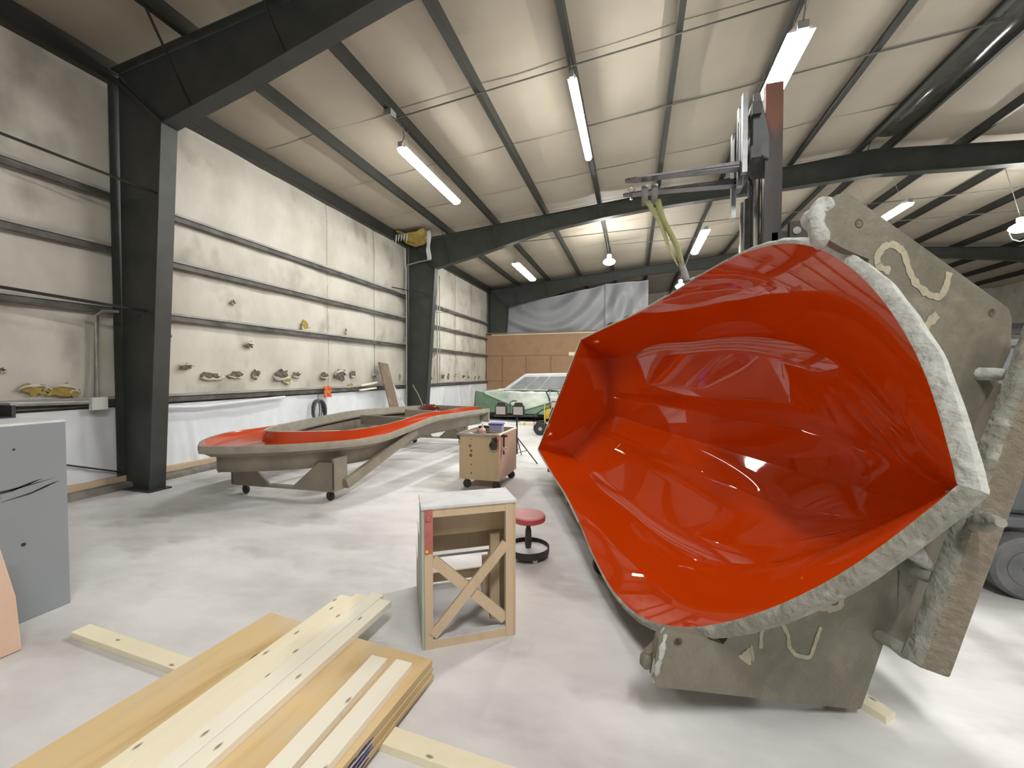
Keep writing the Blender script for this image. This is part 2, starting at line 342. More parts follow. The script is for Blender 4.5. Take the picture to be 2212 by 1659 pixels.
def curb(u, v):
    y = YB + 25 * u; a = [(-7.0, 0.0), (-6.72, 0.0), (-6.745, 0.06), (-6.77, 0.085), (-7.0, 0.09)][int(round(v * 4))]
    return (a[0] + 0.012 * nz(y * 4, v * 3), y, a[1] + (0.01 * nz(y * 5, v * 4, 3) if a[1] > 0 else 0))
o = MB().grid(curb, 160, 5, smooth=False).build('trim_2', mat('grimy_curb', (0.13, 0.12, 0.10), (0.26, 0.24, 0.21), scale=4, rough=0.9)); tag(o, kind='structure')

# wall girts
def girt(z, name_label, ext=0.0):
    m = MB()
    X0, X1 = XW + 0.02, -6.916
    prof = [(X0, z - 0.085), (X1, z - 0.085), (X1, z - 0.05), (X1 - 0.006, z - 0.05), (X1 - 0.006, z - 0.079), (X0 + 0.02, z - 0.079),
            (X0 + 0.02, z + 0.045), (X1 - 0.006, z + 0.052), (X1, z + 0.058), (X1, z + 0.066), (X0, z + 0.06)]
    prof = [(X0, z - 0.03), (X1 - 0.02, z - 0.075), (X1 + 0.012, z - 0.07), (X1 + 0.012, z - 0.055), (X1 - 0.012, z - 0.05), (X1 - 0.012, z + 0.012), (X0, z + 0.015)]
    m.prism([(x, YB, zz) for x, zz in prof], (0, YE - YB - 7.6, 0))
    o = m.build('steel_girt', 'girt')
    MB().box((X0, YB, z + 0.015), (X1 + 0.012, YE - 7.6, z + 0.05)).build('top_flange', 'girtlit', o)
    return tag(o, name_label, 'girt', 'horizontal girts on the left wall')
girt(GIRT_Z[0], 'lowest horizontal steel girt on the left wall, just above the white plastic')
girt(GIRT_Z[1], 'second steel girt up from the floor on the left wall')
girt(GIRT_Z[2], 'third steel girt up from the floor on the left wall')
girt(GIRT_Z[3], 'highest steel girt on the left wall, below the eave')
o = MB().prism([(x, YB, z) for x, z in ((-7.05, 5.62), (-6.905, 5.62), (-6.905, 5.66), (-6.93, 5.68), (-6.93, 5.92), (-7.05, 5.92))], (0, YE - YB, 0)).build('eave_strut', 'purlin')
tag(o, 'dark steel eave strut where the left wall meets the roof', 'eave strut')

# portal frames
INNER = [(-5.9, 4.86), (-4.6, 5.13), (-3.4, 5.42), (-2.4, 5.66), (-0.8, 5.86), (0.7, 5.99), (2.2, 6.06), (3.5, 6.10), (5.26, 6.19)]
def frame(y, label):
    root = empty('portal_frame', (0, y, 0), 0, label, 'steel frame', 'portal frames')
    t = 0.012
    for side in (1, -1):
        X = (lambda x: x) if side == 1 else (lambda x: 2 * XRIDGE - x)
        m = MB()
        m.prism([(X(-6.9), -t / 2, 0), (X(-6.27), -t / 2, 0), (X(-5.9), -t / 2, 4.86), (X(-6.84), -t / 2, 5.70)], (0, t, 0))     # web
        m.box((min(X(-6.9), X(-6.885)), -0.1, 0), (max(X(-6.9), X(-6.885)), 0.1, 5.72))
        m.beam((X(-6.27), 0, 0.0), (X(-5.9), 0, 4.86), 0.2, 0.016, up=(side * 1, 0, -0.08))
        m.box((min(X(-6.95), X(-6.2)), -0.14, 0), (max(X(-6.95), X(-6.2)), 0.14, 0.02))                                          # base plate
        m.build('column', 'steel', root)
        m = MB()
        top = [(X(x), 0, ztop(x)) for x in (-6.84, XRIDGE)]
        poly = [(X(x), -t / 2, z) for x, z in INNER] + [(X(XRIDGE), -t / 2, ztop(XRIDGE)), (X(-6.84), -t / 2, 5.72)]
        m.prism(poly, (0, t, 0))
        for a, b in zip(INNER[:-1], INNER[1:]): m.beam((X(a[0]), 0, a[1]), (X(b[0]), 0, b[1]), 0.2, 0.016)
        m.beam(top[0], top[1], 0.2, 0.014)
        m.beam((X(-5.9), 0, 4.86), (X(-6.86), 0, 5.66), 0.19, 0.03)                                                              # knee end plate
        m.build('rafter', 'steel', root)
        if side == 1:
            for xb in (-5.43, -3.92, -2.41, -0.9, 2.12, 5.0):
                zb = hermite([p[0] for p in INNER], [p[1] for p in INNER], xb)
                for dy in ((-0.55, 0.55) if y > 5 else (-0.55,)):
                    MB().beam((xb, 0.03 * (1 if dy > 0 else -1), zb + 0.02), (xb - 0.02, dy, ztop(xb) + 0.02), 0.035, 0.006, up=(1, 0, 0)).build('flange_brace', 'purlin', root)
    return root
frame(-3.66, 'dark steel portal frame behind the viewpoint')
frame(3.96, 'nearest dark green steel portal frame with the large tapered column at left')
frame(11.58, 'second dark steel portal frame, its rafter crossing behind the forklift mast')
frame(19.2, 'farthest dark steel portal frame, standing at the brown plywood partition')

# purlins
ORD = ['first', 'second', 'third', 'fourth', 'fifth', 'sixth', 'seventh', 'eighth']
def purlin(x, label):
    z = ztop(x) + 0.01
    f = -0.075 if x < XRIDGE else 0.075
    m = MB()
    m.prism([(x, YB, z), (x, YB, z + 0.2), (x + 0.008, YB, z + 0.2), (x + 0.008, YB, z)], (0, YE - YB, 0))
    o = m.build('roof_purlin', 'purlin')
    MB().prism([(x, YB, z), (x + f, YB, z), (x + f * 1.25, YB, z + 0.018), (x + f * 1.2, YB, z + 0.022), (x + f, YB, z + 0.006), (x, YB, z + 0.006)], (0, YE - YB, 0)).build('bottom_flange', 'purlin', o)
    return tag(o, label, 'purlin', 'roof purlins')
PX = [-5.43, -3.92, -2.41, -0.90, 0.61, 2.12, 3.63, 5.0]
ALLP = PX + [5.53, 6.9, 8.41, 9.92, 11.43, 12.94, 14.45, 15.96]
for i, x in enumerate(PX): purlin(x, f'{ORD[i]} dark roof purlin out from the left eave' if i < 7 else 'dark roof purlin on the left side of the ridge')
for i, x in enumerate([5.53, 6.9, 8.41, 9.92, 11.43, 12.94, 14.45, 15.96]):
    purlin(x, 'dark roof purlin on the right side of the ridge' if i == 0 else f'{ORD[i-1]} dark roof purlin beyond the ridge on the right slope')
o = MB().grid(lambda u, v: (5.0 + 0.53 * v, YB + 17 * u, ztop(5.0) + 0.085 - 0.05 * math.sin(math.pi * v) + 0.015 * nz(u * 30, v * 2)), 120, 8).build('ridge_film', 'ridge')
tag(o, 'shiny dark film strip sagging between the two ridge purlins', 'film')

# conduits crossing the roof
def conduit(pts, label, r=0.013, m='conduit', grp=None, name='conduit'):
    return tag(MB().tube(pts, r, 8).build(name, m), label, 'conduit', grp)
cz = lambda x: ztop(x) - 0.008
conduit([(x, 6.25, cz(x)) for x in (-3.95, 5.1)], 'nearest thin conduit crossing under the purlins of the near bay', 0.012)
conduit([(x, 7.85, cz(x)) for x in (-0.86, 5.1)], 'second thin conduit crossing under the near bay, level with the long lamps', 0.012)
conduit([(x, 13.2, cz(x)) for x in (-4.0, 12)], 'thin conduit crossing the middle bay close behind the second frame', 0.012)
conduit([(x, 15.2, cz(x)) for x in (-0.9, 12)], 'thin conduit crossing the middle bay behind the round lamps', 0.012)
conduit([(0.61, 7.85, cz(0.61) - 0.0), (0.58, 7.9, cz(0.61) + 0.03), (0.56, 7.6, cz(0.61) + 0.1), (0.56, 3.0, cz(0.61) + 0.1)], 'conduit running along the side of the fifth purlin', 0.012)

# ------------------------------------------------------------------ ceiling lamps
def strip_lamp(x, y0, y1, z, width, label, top=True, hang=None, lens='lens'):
    root = empty('strip_light', (x, (y0 + y1) / 2, z), 0, label, 'ceiling light', 'fluorescent strip lights')
    h = (y1 - y0) / 2; w2 = width / 2
    MB().prism([(-w2, -h, 0.03), (w2, -h, 0.03), (w2 * 0.55, -h, 0.09), (-w2 * 0.55, -h, 0.09)], (0, 2 * h, 0)).build('housing', 'lampwhite', root)
    L_ = h - 0.03
    MB().prism([(-w2 * 0.95, -L_, 0.03), (-w2 * 0.8, -L_, -0.02), (-w2 * 0.4, -L_, -0.04), (w2 * 0.4, -L_, -0.04), (w2 * 0.8, -L_, -0.02), (w2 * 0.95, -L_, 0.03)], (0, 2 * L_, 0)).build('diffuser', lens, root)
    for s in (-1, 1):
        MB().box((-w2 * 0.4, min(s * h, s * (h + 0.05)), 0.02), (w2 * 0.4, max(s * h, s * (h + 0.05)), 0.11)).build('end_cap', 'galv', root)
    xp = min(ALLP, key=lambda q: abs(q - x)); xo = xp + (-0.03 if xp < XRIDGE else 0.03) - x; zt = ztop(xp) + 0.014 - z
    for s in (-0.75, 0.75):
        MB().tube([(0, s * h, 0.08), (xo, s * h, zt)], 0.004, 5).build('hanger_wire', 'galv', root)
    return root
def drop_cord(root, pts):
    MB().tube(pts, 0.010, 6).build('power_cord', 'cable', root)
a = strip_lamp(-3.9, 6.36, 8.7, 5.5, 0.20, 'long fluorescent strip light nearest the left wall, hung in the near bay')
drop_cord(a, [(-0.05, -1.45, 0.42), (0.04, -1.4, 0.38), (0.12, -1.3, 0.28), (0.10, -1.24, 0.16), (0.02, -1.2, 0.08)])
MB().box((-0.12, -1.52, 0.4), (0.02, -1.36, 0.5)).build('junction_box', 'galv', a)
strip_lamp(-0.86, 5.85, 8.05, 5.72, 0.13, 'long narrow fluorescent strip light fixed under the fourth purlin, lighting the roof around it')
a = strip_lamp(1.78, 5.42, 6.6, 5.42, 0.28, 'short wide fluorescent light hanging above the forklift mast', hang=6.4, lens='brightlens')
drop_cord(a, [(0.0, -0.62, 0.08), (-0.02, -0.8, 0.35), (0.08, -1.1, 0.7), (0.14, -1.5, 0.98)])
strip_lamp(-3.75, 13.0, 15.4, 5.2, 0.28, 'fluorescent strip light in the middle bay near the left wall')
strip_lamp(1.86, 12.3, 14.5, 5.5, 0.24, 'fluorescent strip light in the middle bay, seen beside the sling')
strip_lamp(5.95, 11.55, 13.2, 5.45, 0.24, 'fluorescent light peeking over the top of the upper mold plate')
for x, y0, lb in ((5.6, 4.0, 'fluorescent strip light right of the view over the near bay'),               (5.6, -2.2, 'fluorescent strip light behind the viewpoint under the ridge'), (1.0, -2.6, 'fluorescent strip light behind the viewpoint'),
              
              (12.5, 12.0, 'fluorescent strip light over the right of the middle bay')):
    strip_lamp(x, y0, y0 + 2.3, 5.5, 0.24, lb, lens='midlens' if x == 1.0 else 'lens')
def bulb_lamp(p, label, r=0.14, cage=False):
    root = empty('bulb_light', p, 0, label, 'ceiling light', 'round lamps')
    MB().lathe([(0.02, 0.13), (r * 0.5, 0.10), (r * 0.9, 0.04), (r, 0.0), (r * 0.85, -0.05), (r * 0.5, -0.09), (0.01, -0.10)], 18).build('bulb', 'bulb', root)
    MB().lathe([(0.05, 0.12), (0.07, 0.16), (0.07, 0.24), (0.03, 0.26)], 12).build('socket', 'lampwhite', root)
    xp = min(ALLP, key=lambda q: abs(q - p[0])); xo = xp + (-0.03 if xp < XRIDGE else 0.03) - p[0]; zt = ztop(xp) + 0.014 - p[2]
    MB().tube([(0, 0, 0.25), (xo, 0, zt)], 0.008, 6).build('drop_rod', 'galv', root)
    if cage:
        MB().tube([(r * math.cos(t), 0.0, -0.12 + r * math.sin(t)) for t in [2 * math.pi * k / 8 for k in range(9)]], 0.012, 6).build('ring_hook', 'galv', root)
    return root
bulb_lamp((-0.80, 13.9, 5.28), 'round glowing lamp hanging straight ahead in front of the far frame', 0.2)
bulb_lamp((1.62, 16.2, 4.80), 'round lamp glowing just above the edge of the orange hull beside the sling foot', 0.18)
bulb_lamp((8.75, 12.8, 5.05), 'round lamp with a ring at the right edge above the mold plate', 0.2, True)

# ------------------------------------------------------------------ far partition, sheet curtain, boat and background
pt = MB().box((-6.98, 19.02, 0), (0.75, 19.08, 3.5)).build('plywood_partition', 'plywall')
tag(pt, 'brown plywood partition wall closing the far end below the plastic curtain', 'partition')
for z in (0.0, 0.62, 1.85, 2.95):
    MB().box((-6.98, 19.012, z + 0.6), (0.75, 19.02, z + 0.645)).build('joint_strip', 'plydark', pt)
for x in (-6.2, -5.0, -3.8, -2.6, -1.4, -0.2): MB().box((x, 19.013, 0), (x + 0.09, 19.02, 2.42)).build('stud_strip', 'plydark', pt)
MB().box((-2.9, 18.99, 2.44), (-1.2, 19.02, 2.6)).build('batten', 'pine', pt)
MB().box((-6.7, 18.99, 3.46), (0.7, 19.09, 3.52)).build('top_plate', 'cream', pt)
def curtain(u, v):
    x = -6.1 + 6.7 * u; zt = 4.93 + (x + 6.1) * 0.165 if x < -1.2 else 5.75 + 0.03 * (x + 1.2); z0 = 3.52
    z = z0 + (zt - z0) * v
    d_ = math.hypot(1.7 * (u - 0.32), 0.55 * (1.35 - v)); f = 0.055 * math.sin(26 * d_ + 1.5 * nz(x * 0.5, z * 0.6, 3)) * min(1, d_ * 1.5) + 0.03 * nz(x * 0.7, z * 0.7, 7)
    if x > -1.3: f += 0.05 * math.sin((x + 1.3) * 9) * (1 - 0.5 * v) - 0.06
    return (x, 19.55 + 1.4 * f, z)
o = MB().grid(curtain, 150, 60).build('plastic_curtain', 'greyplastic'); tag(o, 'translucent grey plastic sheet hung under the far rafter above the plywood', 'plastic sheet')
MB().strip([curtain(k / 60, 1.0) for k in range(61)], [tuple(Vector(curtain(k / 60, 1.0)) + Vector((0, -0.01, -0.05))) for k in range(61)]).build('top_hem', 'wrap', o)

# covered boat
bt = empty('covered_boat', (-3.6, 15.0, 0), 0, 'boat under a green tarpaulin in front of the plywood partition', 'boat')
def tarp_front(u, v):
    x = -1.78 + 4.6 * u; zt = 0.98 - 0.42 * math.exp(-((u - 0.5) / 0.16) ** 2) * 0.0
    z = 0.28 + (0.97 - 0.28) * v
    y = -1.85 + 0.25 * (u - 0.4) ** 2 * 3 + 0.25 * v + 0.07 * nz(x * 1.6, z * 2.2, 2) + 0.05 * math.sin(7 * u + 5 * v) * (1 - v) - 0.3 * max(0, 1 - abs(u - 0.48) / 0.3) * (1 - v) * 0.7
    return (x, y, z + 0.03 * nz(x * 2, 3.0))
MB().grid(tarp_front, 60, 20).build('tarp_side', 'tarp', bt, solid=0.01)
def tarp_top(u, v):
    x = -1.78 + 4.6 * u; a = Vector(tarp_front(u, 1.0)); b = Vector((x * 0.8 + 0.15, 0.2, 1.02))
    p = a.lerp(b, v); dip = 0.10 * math.sin(math.pi * min(1, v * 1.2)) if v < 0.8 else 0
    p.z += 0.05 * nz(x * 3, v * 5, 4) - dip * 0.3; return tuple(p)
MB().grid(tarp_top, 60, 20).build('tarp_top', 'tarptop', bt, solid=0.01)
def flapdrop(u, v):       # pale fold hanging over the front in a shallow V
    x = -1.45 + 3.2 * u; lo = 0.95 - 0.55 * (1 - abs(2 * u - 1.0)) ** 0.85
    z = 0.985 + (lo - 0.985) * v; a = Vector(tarp_front((x + 1.78) / 4.6, (z - 0.28) / 0.69))
    return (x, a.y - 0.05 - 0.025 * nz(x * 4, z * 4), z)
MB().grid(flapdrop, 40, 12).build('tarp_fold', 'tarptop', bt, solid=0.008)
def side(u, v):
    a = Vector(tarp_front(0, v)); return (a.x + 0.25 * u, a.y + 3.4 * u, a.z)
MB().grid(side, 20, 12).build('tarp_end', 'tarp', bt, solid=0.01)
cab = MB()
C0 = [(-1.0, -0.9, 1.0), (2.9, -0.9, 1.0), (2.9, 1.5, 1.0), (-1.0, 1.5, 1.0)]; C1 = [(-0.15, -0.72, 1.60), (2.9, -0.72, 1.66), (2.9, 1.2, 1.66), (-0.1, 1.2, 1.60)]
cab.add(C0 + C1, [(0, 1, 5, 4), (1, 2, 6, 5), (2, 3, 7, 6), (3, 0, 4, 7), (4, 5, 6, 7)])
cb = cab.build('wrapped_cabin', 'wrap', bt, bevel=0.03)
def quad_on(u0, u1, v0, v1):
    A, B_, Cc, D = [Vector(p) for p in (C0[0], C0[1], C1[1], C1[0])]
    f = lambda u, v: (A.lerp(B_, u)).lerp(D.lerp(Cc, u), v) + Vector((0, -0.03, 0.015))
    return MB().prism([f(u0, v0), f(u1, v0), f(u1, v1), f(u0, v1)], (0, 0.012, 0.0))
for u0, u1 in ((0.06, 0.2), (0.22, 0.33), (0.35, 0.56), (0.58, 0.8)): quad_on(u0, u1, 0.1, 0.78).build('film_window', 'pane', cb)
MB().box((-1.75, -1.55, 0.12), (2.9, 1.6, 0.3)).build('trailer_frame', 'black', bt)
for x in (-1.2, 0.4, 2.2): MB().lathe([(0.02, -0.1), (0.28, -0.1), (0.3, -0.06), (0.3, 0.06), (0.28, 0.1), (0.02, 0.1)], 20, Matrix.Translation((x, -1.2, 0.3)) @ Matrix.Rotation(R(90), 4, 'X')).build('trailer_wheel', 'black', bt)
MB().tube([(1.0, -1.95, 0.0), (1.0, -1.95, 1.15)], 0.02, 8).build('support_pole', 'galv', bt)

# work lights on a tripod
ws = empty('work_light_stand', (-2.05, 7.2, 0), 0, 'tripod work light stand with two square halogen lamps behind the tool cart', 'work light')
MB().tube([(0, 0, 0.12), (0, 0, 0.86)], 0.016, 8).build('mast', 'darkmetal', ws)
for a in (-25, 95, 215):
    d = Vector((math.cos(R(a)), math.sin(R(a)), 0)); MB().tube([d * 0.02 + Vector((0, 0, 0.42)), d * 0.48 + Vector((0, 0, 0.012))], 0.011, 6).build('leg', 'darkmetal', ws)
    MB().tube([d * 0.24 + Vector((0, 0, 0.22)), Vector((0, 0, 0.14))], 0.007, 6).build('leg_brace', 'darkmetal', ws)
MB().tube([(-0.42, -0.05, 0.82), (0.38, 0.05, 0.83)], 0.014, 8).build('crossbar', 'darkmetal', ws)
MB().tube([(-0.13, 0, 0.83), (-0.13, 0, 1.07), (-0.08, 0, 1.10), (0.0, 0, 1.10)], 0.010, 8).build('carry_hook', 'darkmetal', ws)
for x in (-0.28, 0.05):
    hd = MB().box((x - 0.105, -0.10, 0.84), (x + 0.105, -0.02, 1.02)).build('lamp_head', 'black', ws, bevel=0.01)
    MB().box((x - 0.088, -0.108, 0.858), (x + 0.088, -0.10, 1.0)).build('lamp_glass', 'lightface', hd)
    MB().prism([(x - 0.09, -0.09, 1.02), (x + 0.09, -0.09, 1.02), (x + 0.06, -0.07, 1.075), (x - 0.06, -0.07, 1.075)], (0, 0.05, 0)).build('lamp_hood', 'black', hd)
    MB().tube([(x - 0.06, -0.06, 1.05), (x - 0.05, -0.06, 1.075), (x + 0.05, -0.06, 1.075), (x + 0.06, -0.06, 1.05)], 0.006, 6).build('lamp_handle', 'galv', hd)
    MB().tube([(x - 0.115, -0.06, 0.95), (x - 0.115, -0.06, 0.83), (x + 0.115, -0.06, 0.83), (x + 0.115, -0.06, 0.95)], 0.007, 6).build('yoke', 'darkmetal', hd)

# yellow hose reel on wheels
hr = empty('wheeled_reel', (-2.22, 10.6, 0), R(10), 'yellow wheeled hose reel with a bent black handle left of the hull', 'hose reel')
ax = Matrix.Translation((0.1, 0, 0.55)) @ Matrix.Rotation(R(90), 4, 'Y')
MB().lathe([(0.03, -0.14), (0.28, -0.14), (0.29, -0.12), (0.14, -0.1), (0.14, 0.1), (0.29, 0.12), (0.28, 0.14), (0.03, 0.14)], 26, ax).build('drum', 'yellow', hr)
for y in (-0.22,):
    MB().tube([(-0.30, y, 0.12), (-0.30, y, 0.5), (-0.1, y, 0.66), (0.12, y, 0.72), (0.1, y, 0.95), (0.02, y, 1.12), (0.08, y, 1.18), (0.3, y, 1.16), (0.36, y, 1.0)], 0.02, 8).build('frame_tube', 'darkmetal', hr)
MB().tube([(0.16, -0.24, 0.1), (0.12, -0.24, 0.5), (0.2, -0.22, 0.72)], 0.03, 8).build('upright', 'darkmetal', hr)
for yy in (-0.2, 0.25):
    wm = Matrix.Translation((-0.14, yy, 0.17)) @ Matrix.Rotation(R(90), 4, 'X')
    wo = MB().lathe([(0.05, -0.05), (0.15, -0.05), (0.17, -0.03), (0.17, 0.03), (0.15, 0.05), (0.05, 0.05)], 22, wm).build('wheel', 'black', hr)
    MB().lathe([(0.01, -0.055), (0.05, -0.055), (0.05, 0.055), (0.01, 0.055)], 14, wm).build('hub', 'galv', wo)
MB().box((0.15, -0.2, 0.5), (0.5, 0.2, 0.86)).build('toolbox_body', 'tan', hr)
MB().box((0.05, -0.2, 0.88), (0.45, 0.22, 1.0)).build('white_lid', 'wrap', hr, bevel=0.03)
o = MB().beam((-3.4, 12.3, 0.05), (-2.3, 12.2, 0.05), 0.16, 0.1).build('timber_block', 'pine'); tag(o, 'light timber plank lying on the floor in front of the green tarpaulin', 'plank')

# ------------------------------------------------------------------ hull mold lying on its side
HT = Vector((-1.096, 6.25, 1.278)); E1 = Vector((0.37569, -0.92673, 0.00563)).normalized()
_r = E1.cross(Vector((0, 0, 1))).normalized(); _u = _r.cross(E1); _t = 0.375385
E3 = _r * math.cos(_t) + _u * math.sin(_t); E2 = -_r * math.sin(_t) + _u * math.cos(_t)
HL = 5.1358
KG = [0, .12, .25, .38, .5, .62, .72, .8, .87, .93, .97, 1.0]
GB = [0.8995, 0.9538, 1.0039, 1.0399, 1.1044, 1.187, 1.1972, 1.1044, 0.8903, 0.5887, 0.3072, 0.0]
GZ = [0.0, -0.0186, -0.0351, -0.0446, -0.0443, -0.0395, -0.0336, -0.035, -0.0488, -0.0675, -0.0854, -0.1001]
KC = [0, .15, .3, .45, .58, .68, .78, .87, .94, 1.0]
YC = [0.811, 0.768, 0.83, 0.815, 0.822, 0.724, 0.499, 0.218, 0.037, 0.0]
ZC = [-0.519, -0.501, -0.509, -0.556, -0.613, -0.654, -0.667, -0.614, -0.45, -0.15]
ZK = [-0.803, -0.885, -0.98, -1.09, -1.178, -1.201, -1.127, -0.917, -0.58, -0.17]
DY = [0.0, 0.03, 0.07, 0.07, 0.078, 0.11, 0.137, 0.122, 0.034, 0.0]
DZ = [0.0, 0.006, 0.019, 0.015, 0.018, 0.022, 0.063, 0.082, 0.059, 0.044]
def _smooth(K, V, sig, fix0=True):
    n = 201; a = [hermite(K, V, i / (n - 1)) for i in range(n)]; ex = lambda i: a[i] if 0 <= i < n else (2 * a[0] - a[-i] if i < 0 else 2 * a[-1] - a[2 * (n - 1) - i])
    w_ = [math.exp(-0.5 * (k / sig) ** 2) for k in range(-3 * sig, 3 * sig + 1)]; t = sum(w_)
    return [sum(w_[k + 3 * sig] * ex(i + k) for k in range(-3 * sig, 3 * sig + 1)) / t for i in range(n)]
def _ev(T, u):
    x = max(0.0, min(1.0, u)) * (len(T) - 1); i = min(int(x), len(T) - 2); f = x - i
    p0, p1, p2, p3 = T[max(i - 1, 0)], T[i], T[i + 1], T[min(i + 2, len(T) - 1)]
    return p1 + 0.5 * f * (p2 - p0 + f * (2 * p0 - 5 * p1 + 4 * p2 - p3 + f * (3 * (p1 - p2) + p3 - p0)))
T_YC, T_ZC, T_ZK, T_DY, T_DZ = _smooth(KC, YC, 9), _smooth(KC, ZC, 9), _smooth(KC, ZK, 7), _smooth(KC, DY, 10), _smooth(KC, DZ, 10)
T_GB, T_GZ = _smooth(KG, GB, 3), _smooth(KG, GZ, 8)
def station(u, off=0.0):
    b = max(0, _ev(T_GB, u)); zg = _ev(T_GZ, u)
    yc = max(0, _ev(T_YC, u)); zc = _ev(T_ZC, u); zk = _ev(T_ZK, u)
    yo = yc + max(0, _ev(T_DY, u)); zo = zc + _ev(T_DZ, u)
    yo = min(yo, max(b * 0.98, 0)); yc = min(yc, yo)
    fr = 0.362 if u < 0.5 else 0.36 + (u - 0.5) * 0.37
    wgt = min(1, u / 0.1) * max(0, min(1, (0.86 - u) / 0.2))
    st = 0.016 * wgt
    P = [(0, zk)]
    L = lambda f: (yc * f, zk + (zc - zk) * f)
    for f, d in ((fr * 0.5, 0.0), (fr - 0.05, 0.0), (fr - 0.035, -st), (fr + 0.055, -st * 0.6), (fr + 0.065, 0.0), (0.6, -0.006), (0.8, -0.008), (0.94, -0.003)):
        y, z = L(f); P.append((y, z + d))
    P.append((yc, zc)); P.append((yo, zo))
    fl_ = max(0.0, min(1.0, (u - 0.2) / 0.45)); fl_ = fl_ * fl_ * (3 - 2 * fl_); c = (yo + (0.5 - 0.14 * fl_) * (b - yo), zo + (0.5 + 0.14 * fl_) * (zg - zo))
    for k in range(1, 11):
        t = k / 10; P.append(((1 - t) ** 2 * yo + 2 * t * (1 - t) * c[0] + t * t * b, (1 - t) ** 2 * zo + 2 * t * (1 - t) * c[1] + t * t * zg))
    if off:
        Q = []
        for i, (y, z) in enumerate(P):
            a = P[max(i - 1, 0)]; d = P[min(i + 1, len(P) - 1)]; ty, tz = d[0] - a[0], d[1] - a[1]; l = math.hypot(ty, tz) or 1
            ny, nz_ = tz / l, -ty / l
            if i == 0: ny, nz_ = 0, -1
            Q.append((max(0, y + ny * off) if y > 0 or i else 0, z + nz_ * off))
        P = Q
    return P
hm = empty('hull_mold', (0, 0, 0), 0, 'huge boat hull mold tipped on its side, glossy orange red inside, grey fibreglass outside', 'boat mold')
mw = Matrix((E1, E2, E3)).transposed().to_4x4(); mw.translation = HT
hm.matrix_world = mw
US = [0.5 * (1 - math.cos(math.pi * (k / 219) ** 0.92)) * 0.5 + 0.5 * (k / 219) for k in range(220)]; US[-1] = 0.9995
def skin(off):
    m = MB(); rows = []
    for u in US:
        S = station(u, off); s = u * HL
        rows.append([(s, -y, z) for y, z in S[::-1]] + [(s, y, z) for y, z in S[1:]])
    n = len(rows[0]); vs = [p for r in rows for p in r]
    fs = [(i * n + j, i * n + j + 1, (i + 1) * n + j + 1, (i + 1) * n + j) for i in range(len(rows) - 1) for j in range(n - 1)]
    m.add(vs, fs, True); return m, rows
m, rows = skin(0.0); m.build('hull_interior', 'paint', hm, sharp=34)
S0 = station(0.0); T0 = [(0, -y, z) for y, z in S0[::-1]] + [(0, y, z) for y, z in S0[1:]]
MB().add(T0, [tuple(range(len(T0)))]).build('transom_interior', 'paint', hm)
m, rows2 = skin(0.035)
m.add([(-0.04, p[1], p[2]) for p in rows2[0]], [tuple(range(len(rows2[0])))]); m.add(rows2[-1], [tuple(range(len(rows2[-1])))])
m.build('outer_shell', 'glass', hm, sharp=40)
# rough laminate flange round the sheer
def rimw(u): return 0.008 + 0.010 * min(1, u / 0.5) + (0.034 * min(1, (u - 0.62) / 0.3) if u > 0.62 else 0)
def gun(u, s): return Vector((u * HL, s * max(0, _ev(T_GB, u)), _ev(T_GZ, u)))
def rim(side):
    m = MB(); prof = []
    N_ = 150
    for k in range(N_):
        u = 1 - (1 - k / (N_ - 1)) ** 1.6 if True else 0
        p = gun(u, side); a = gun(max(0, u - 0.004), side); b = gun(min(1, u + 0.004), side); t = (b - a); t.z = 0; t.normalize()
        nrm = Vector((-t.y * side, t.x * side, 0)); 
        if nrm.y * side < 0 and u < 0.98: nrm = -nrm
        if u > 0.97: nrm = (nrm + Vector((1.2 * (u - 0.97) / 0.03, 0, 0))).normalized()
        if k == N_ - 1: nrm = Vector((1, 0, 0))
        w_ = rimw(u); j = 0.010 * nz(u * 60, side * 3) * (w_ / 0.06 + 0.2); jz = 0.008 * nz(u * 90, side * 5, 2) * min(1, w_ / 0.04)
        prof.append([p, p + nrm * w_ * 0.45 + Vector((0, 0, 0.008 + jz)), p + nrm * (w_ + j) + Vector((0, 0, -0.004 + jz)), p + nrm * (w_ + j * 0.6) + Vector((0, 0, -0.022 - w_ * 0.25)), p + nrm * 0.01 + Vector((0, 0, -0.04))])
    n = 5; vs = [q for r in prof for q in r]
    m.add(vs, [(i * n + j, (i + 1) * n + j, (i + 1) * n + j + 1, i * n + j + 1) for i in range(N_ - 1) for j in range(n - 1)], True)
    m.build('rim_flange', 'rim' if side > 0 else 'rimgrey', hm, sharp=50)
rim(1); rim(-1)
MB().box((-0.035, -0.91, -0.02), (0.0, 0.91, 0.004)).build('transom_edge', 'cream', hm)
# cream tape line along the aft sheer
for s in (1, -1):
    MB().tube([gun(0.5 * k / 30, s) + Vector((0, s * 0.012, 0.006)) for k in range(31)], 0.006, 5).build('sheer_tape', 'cream', hm)
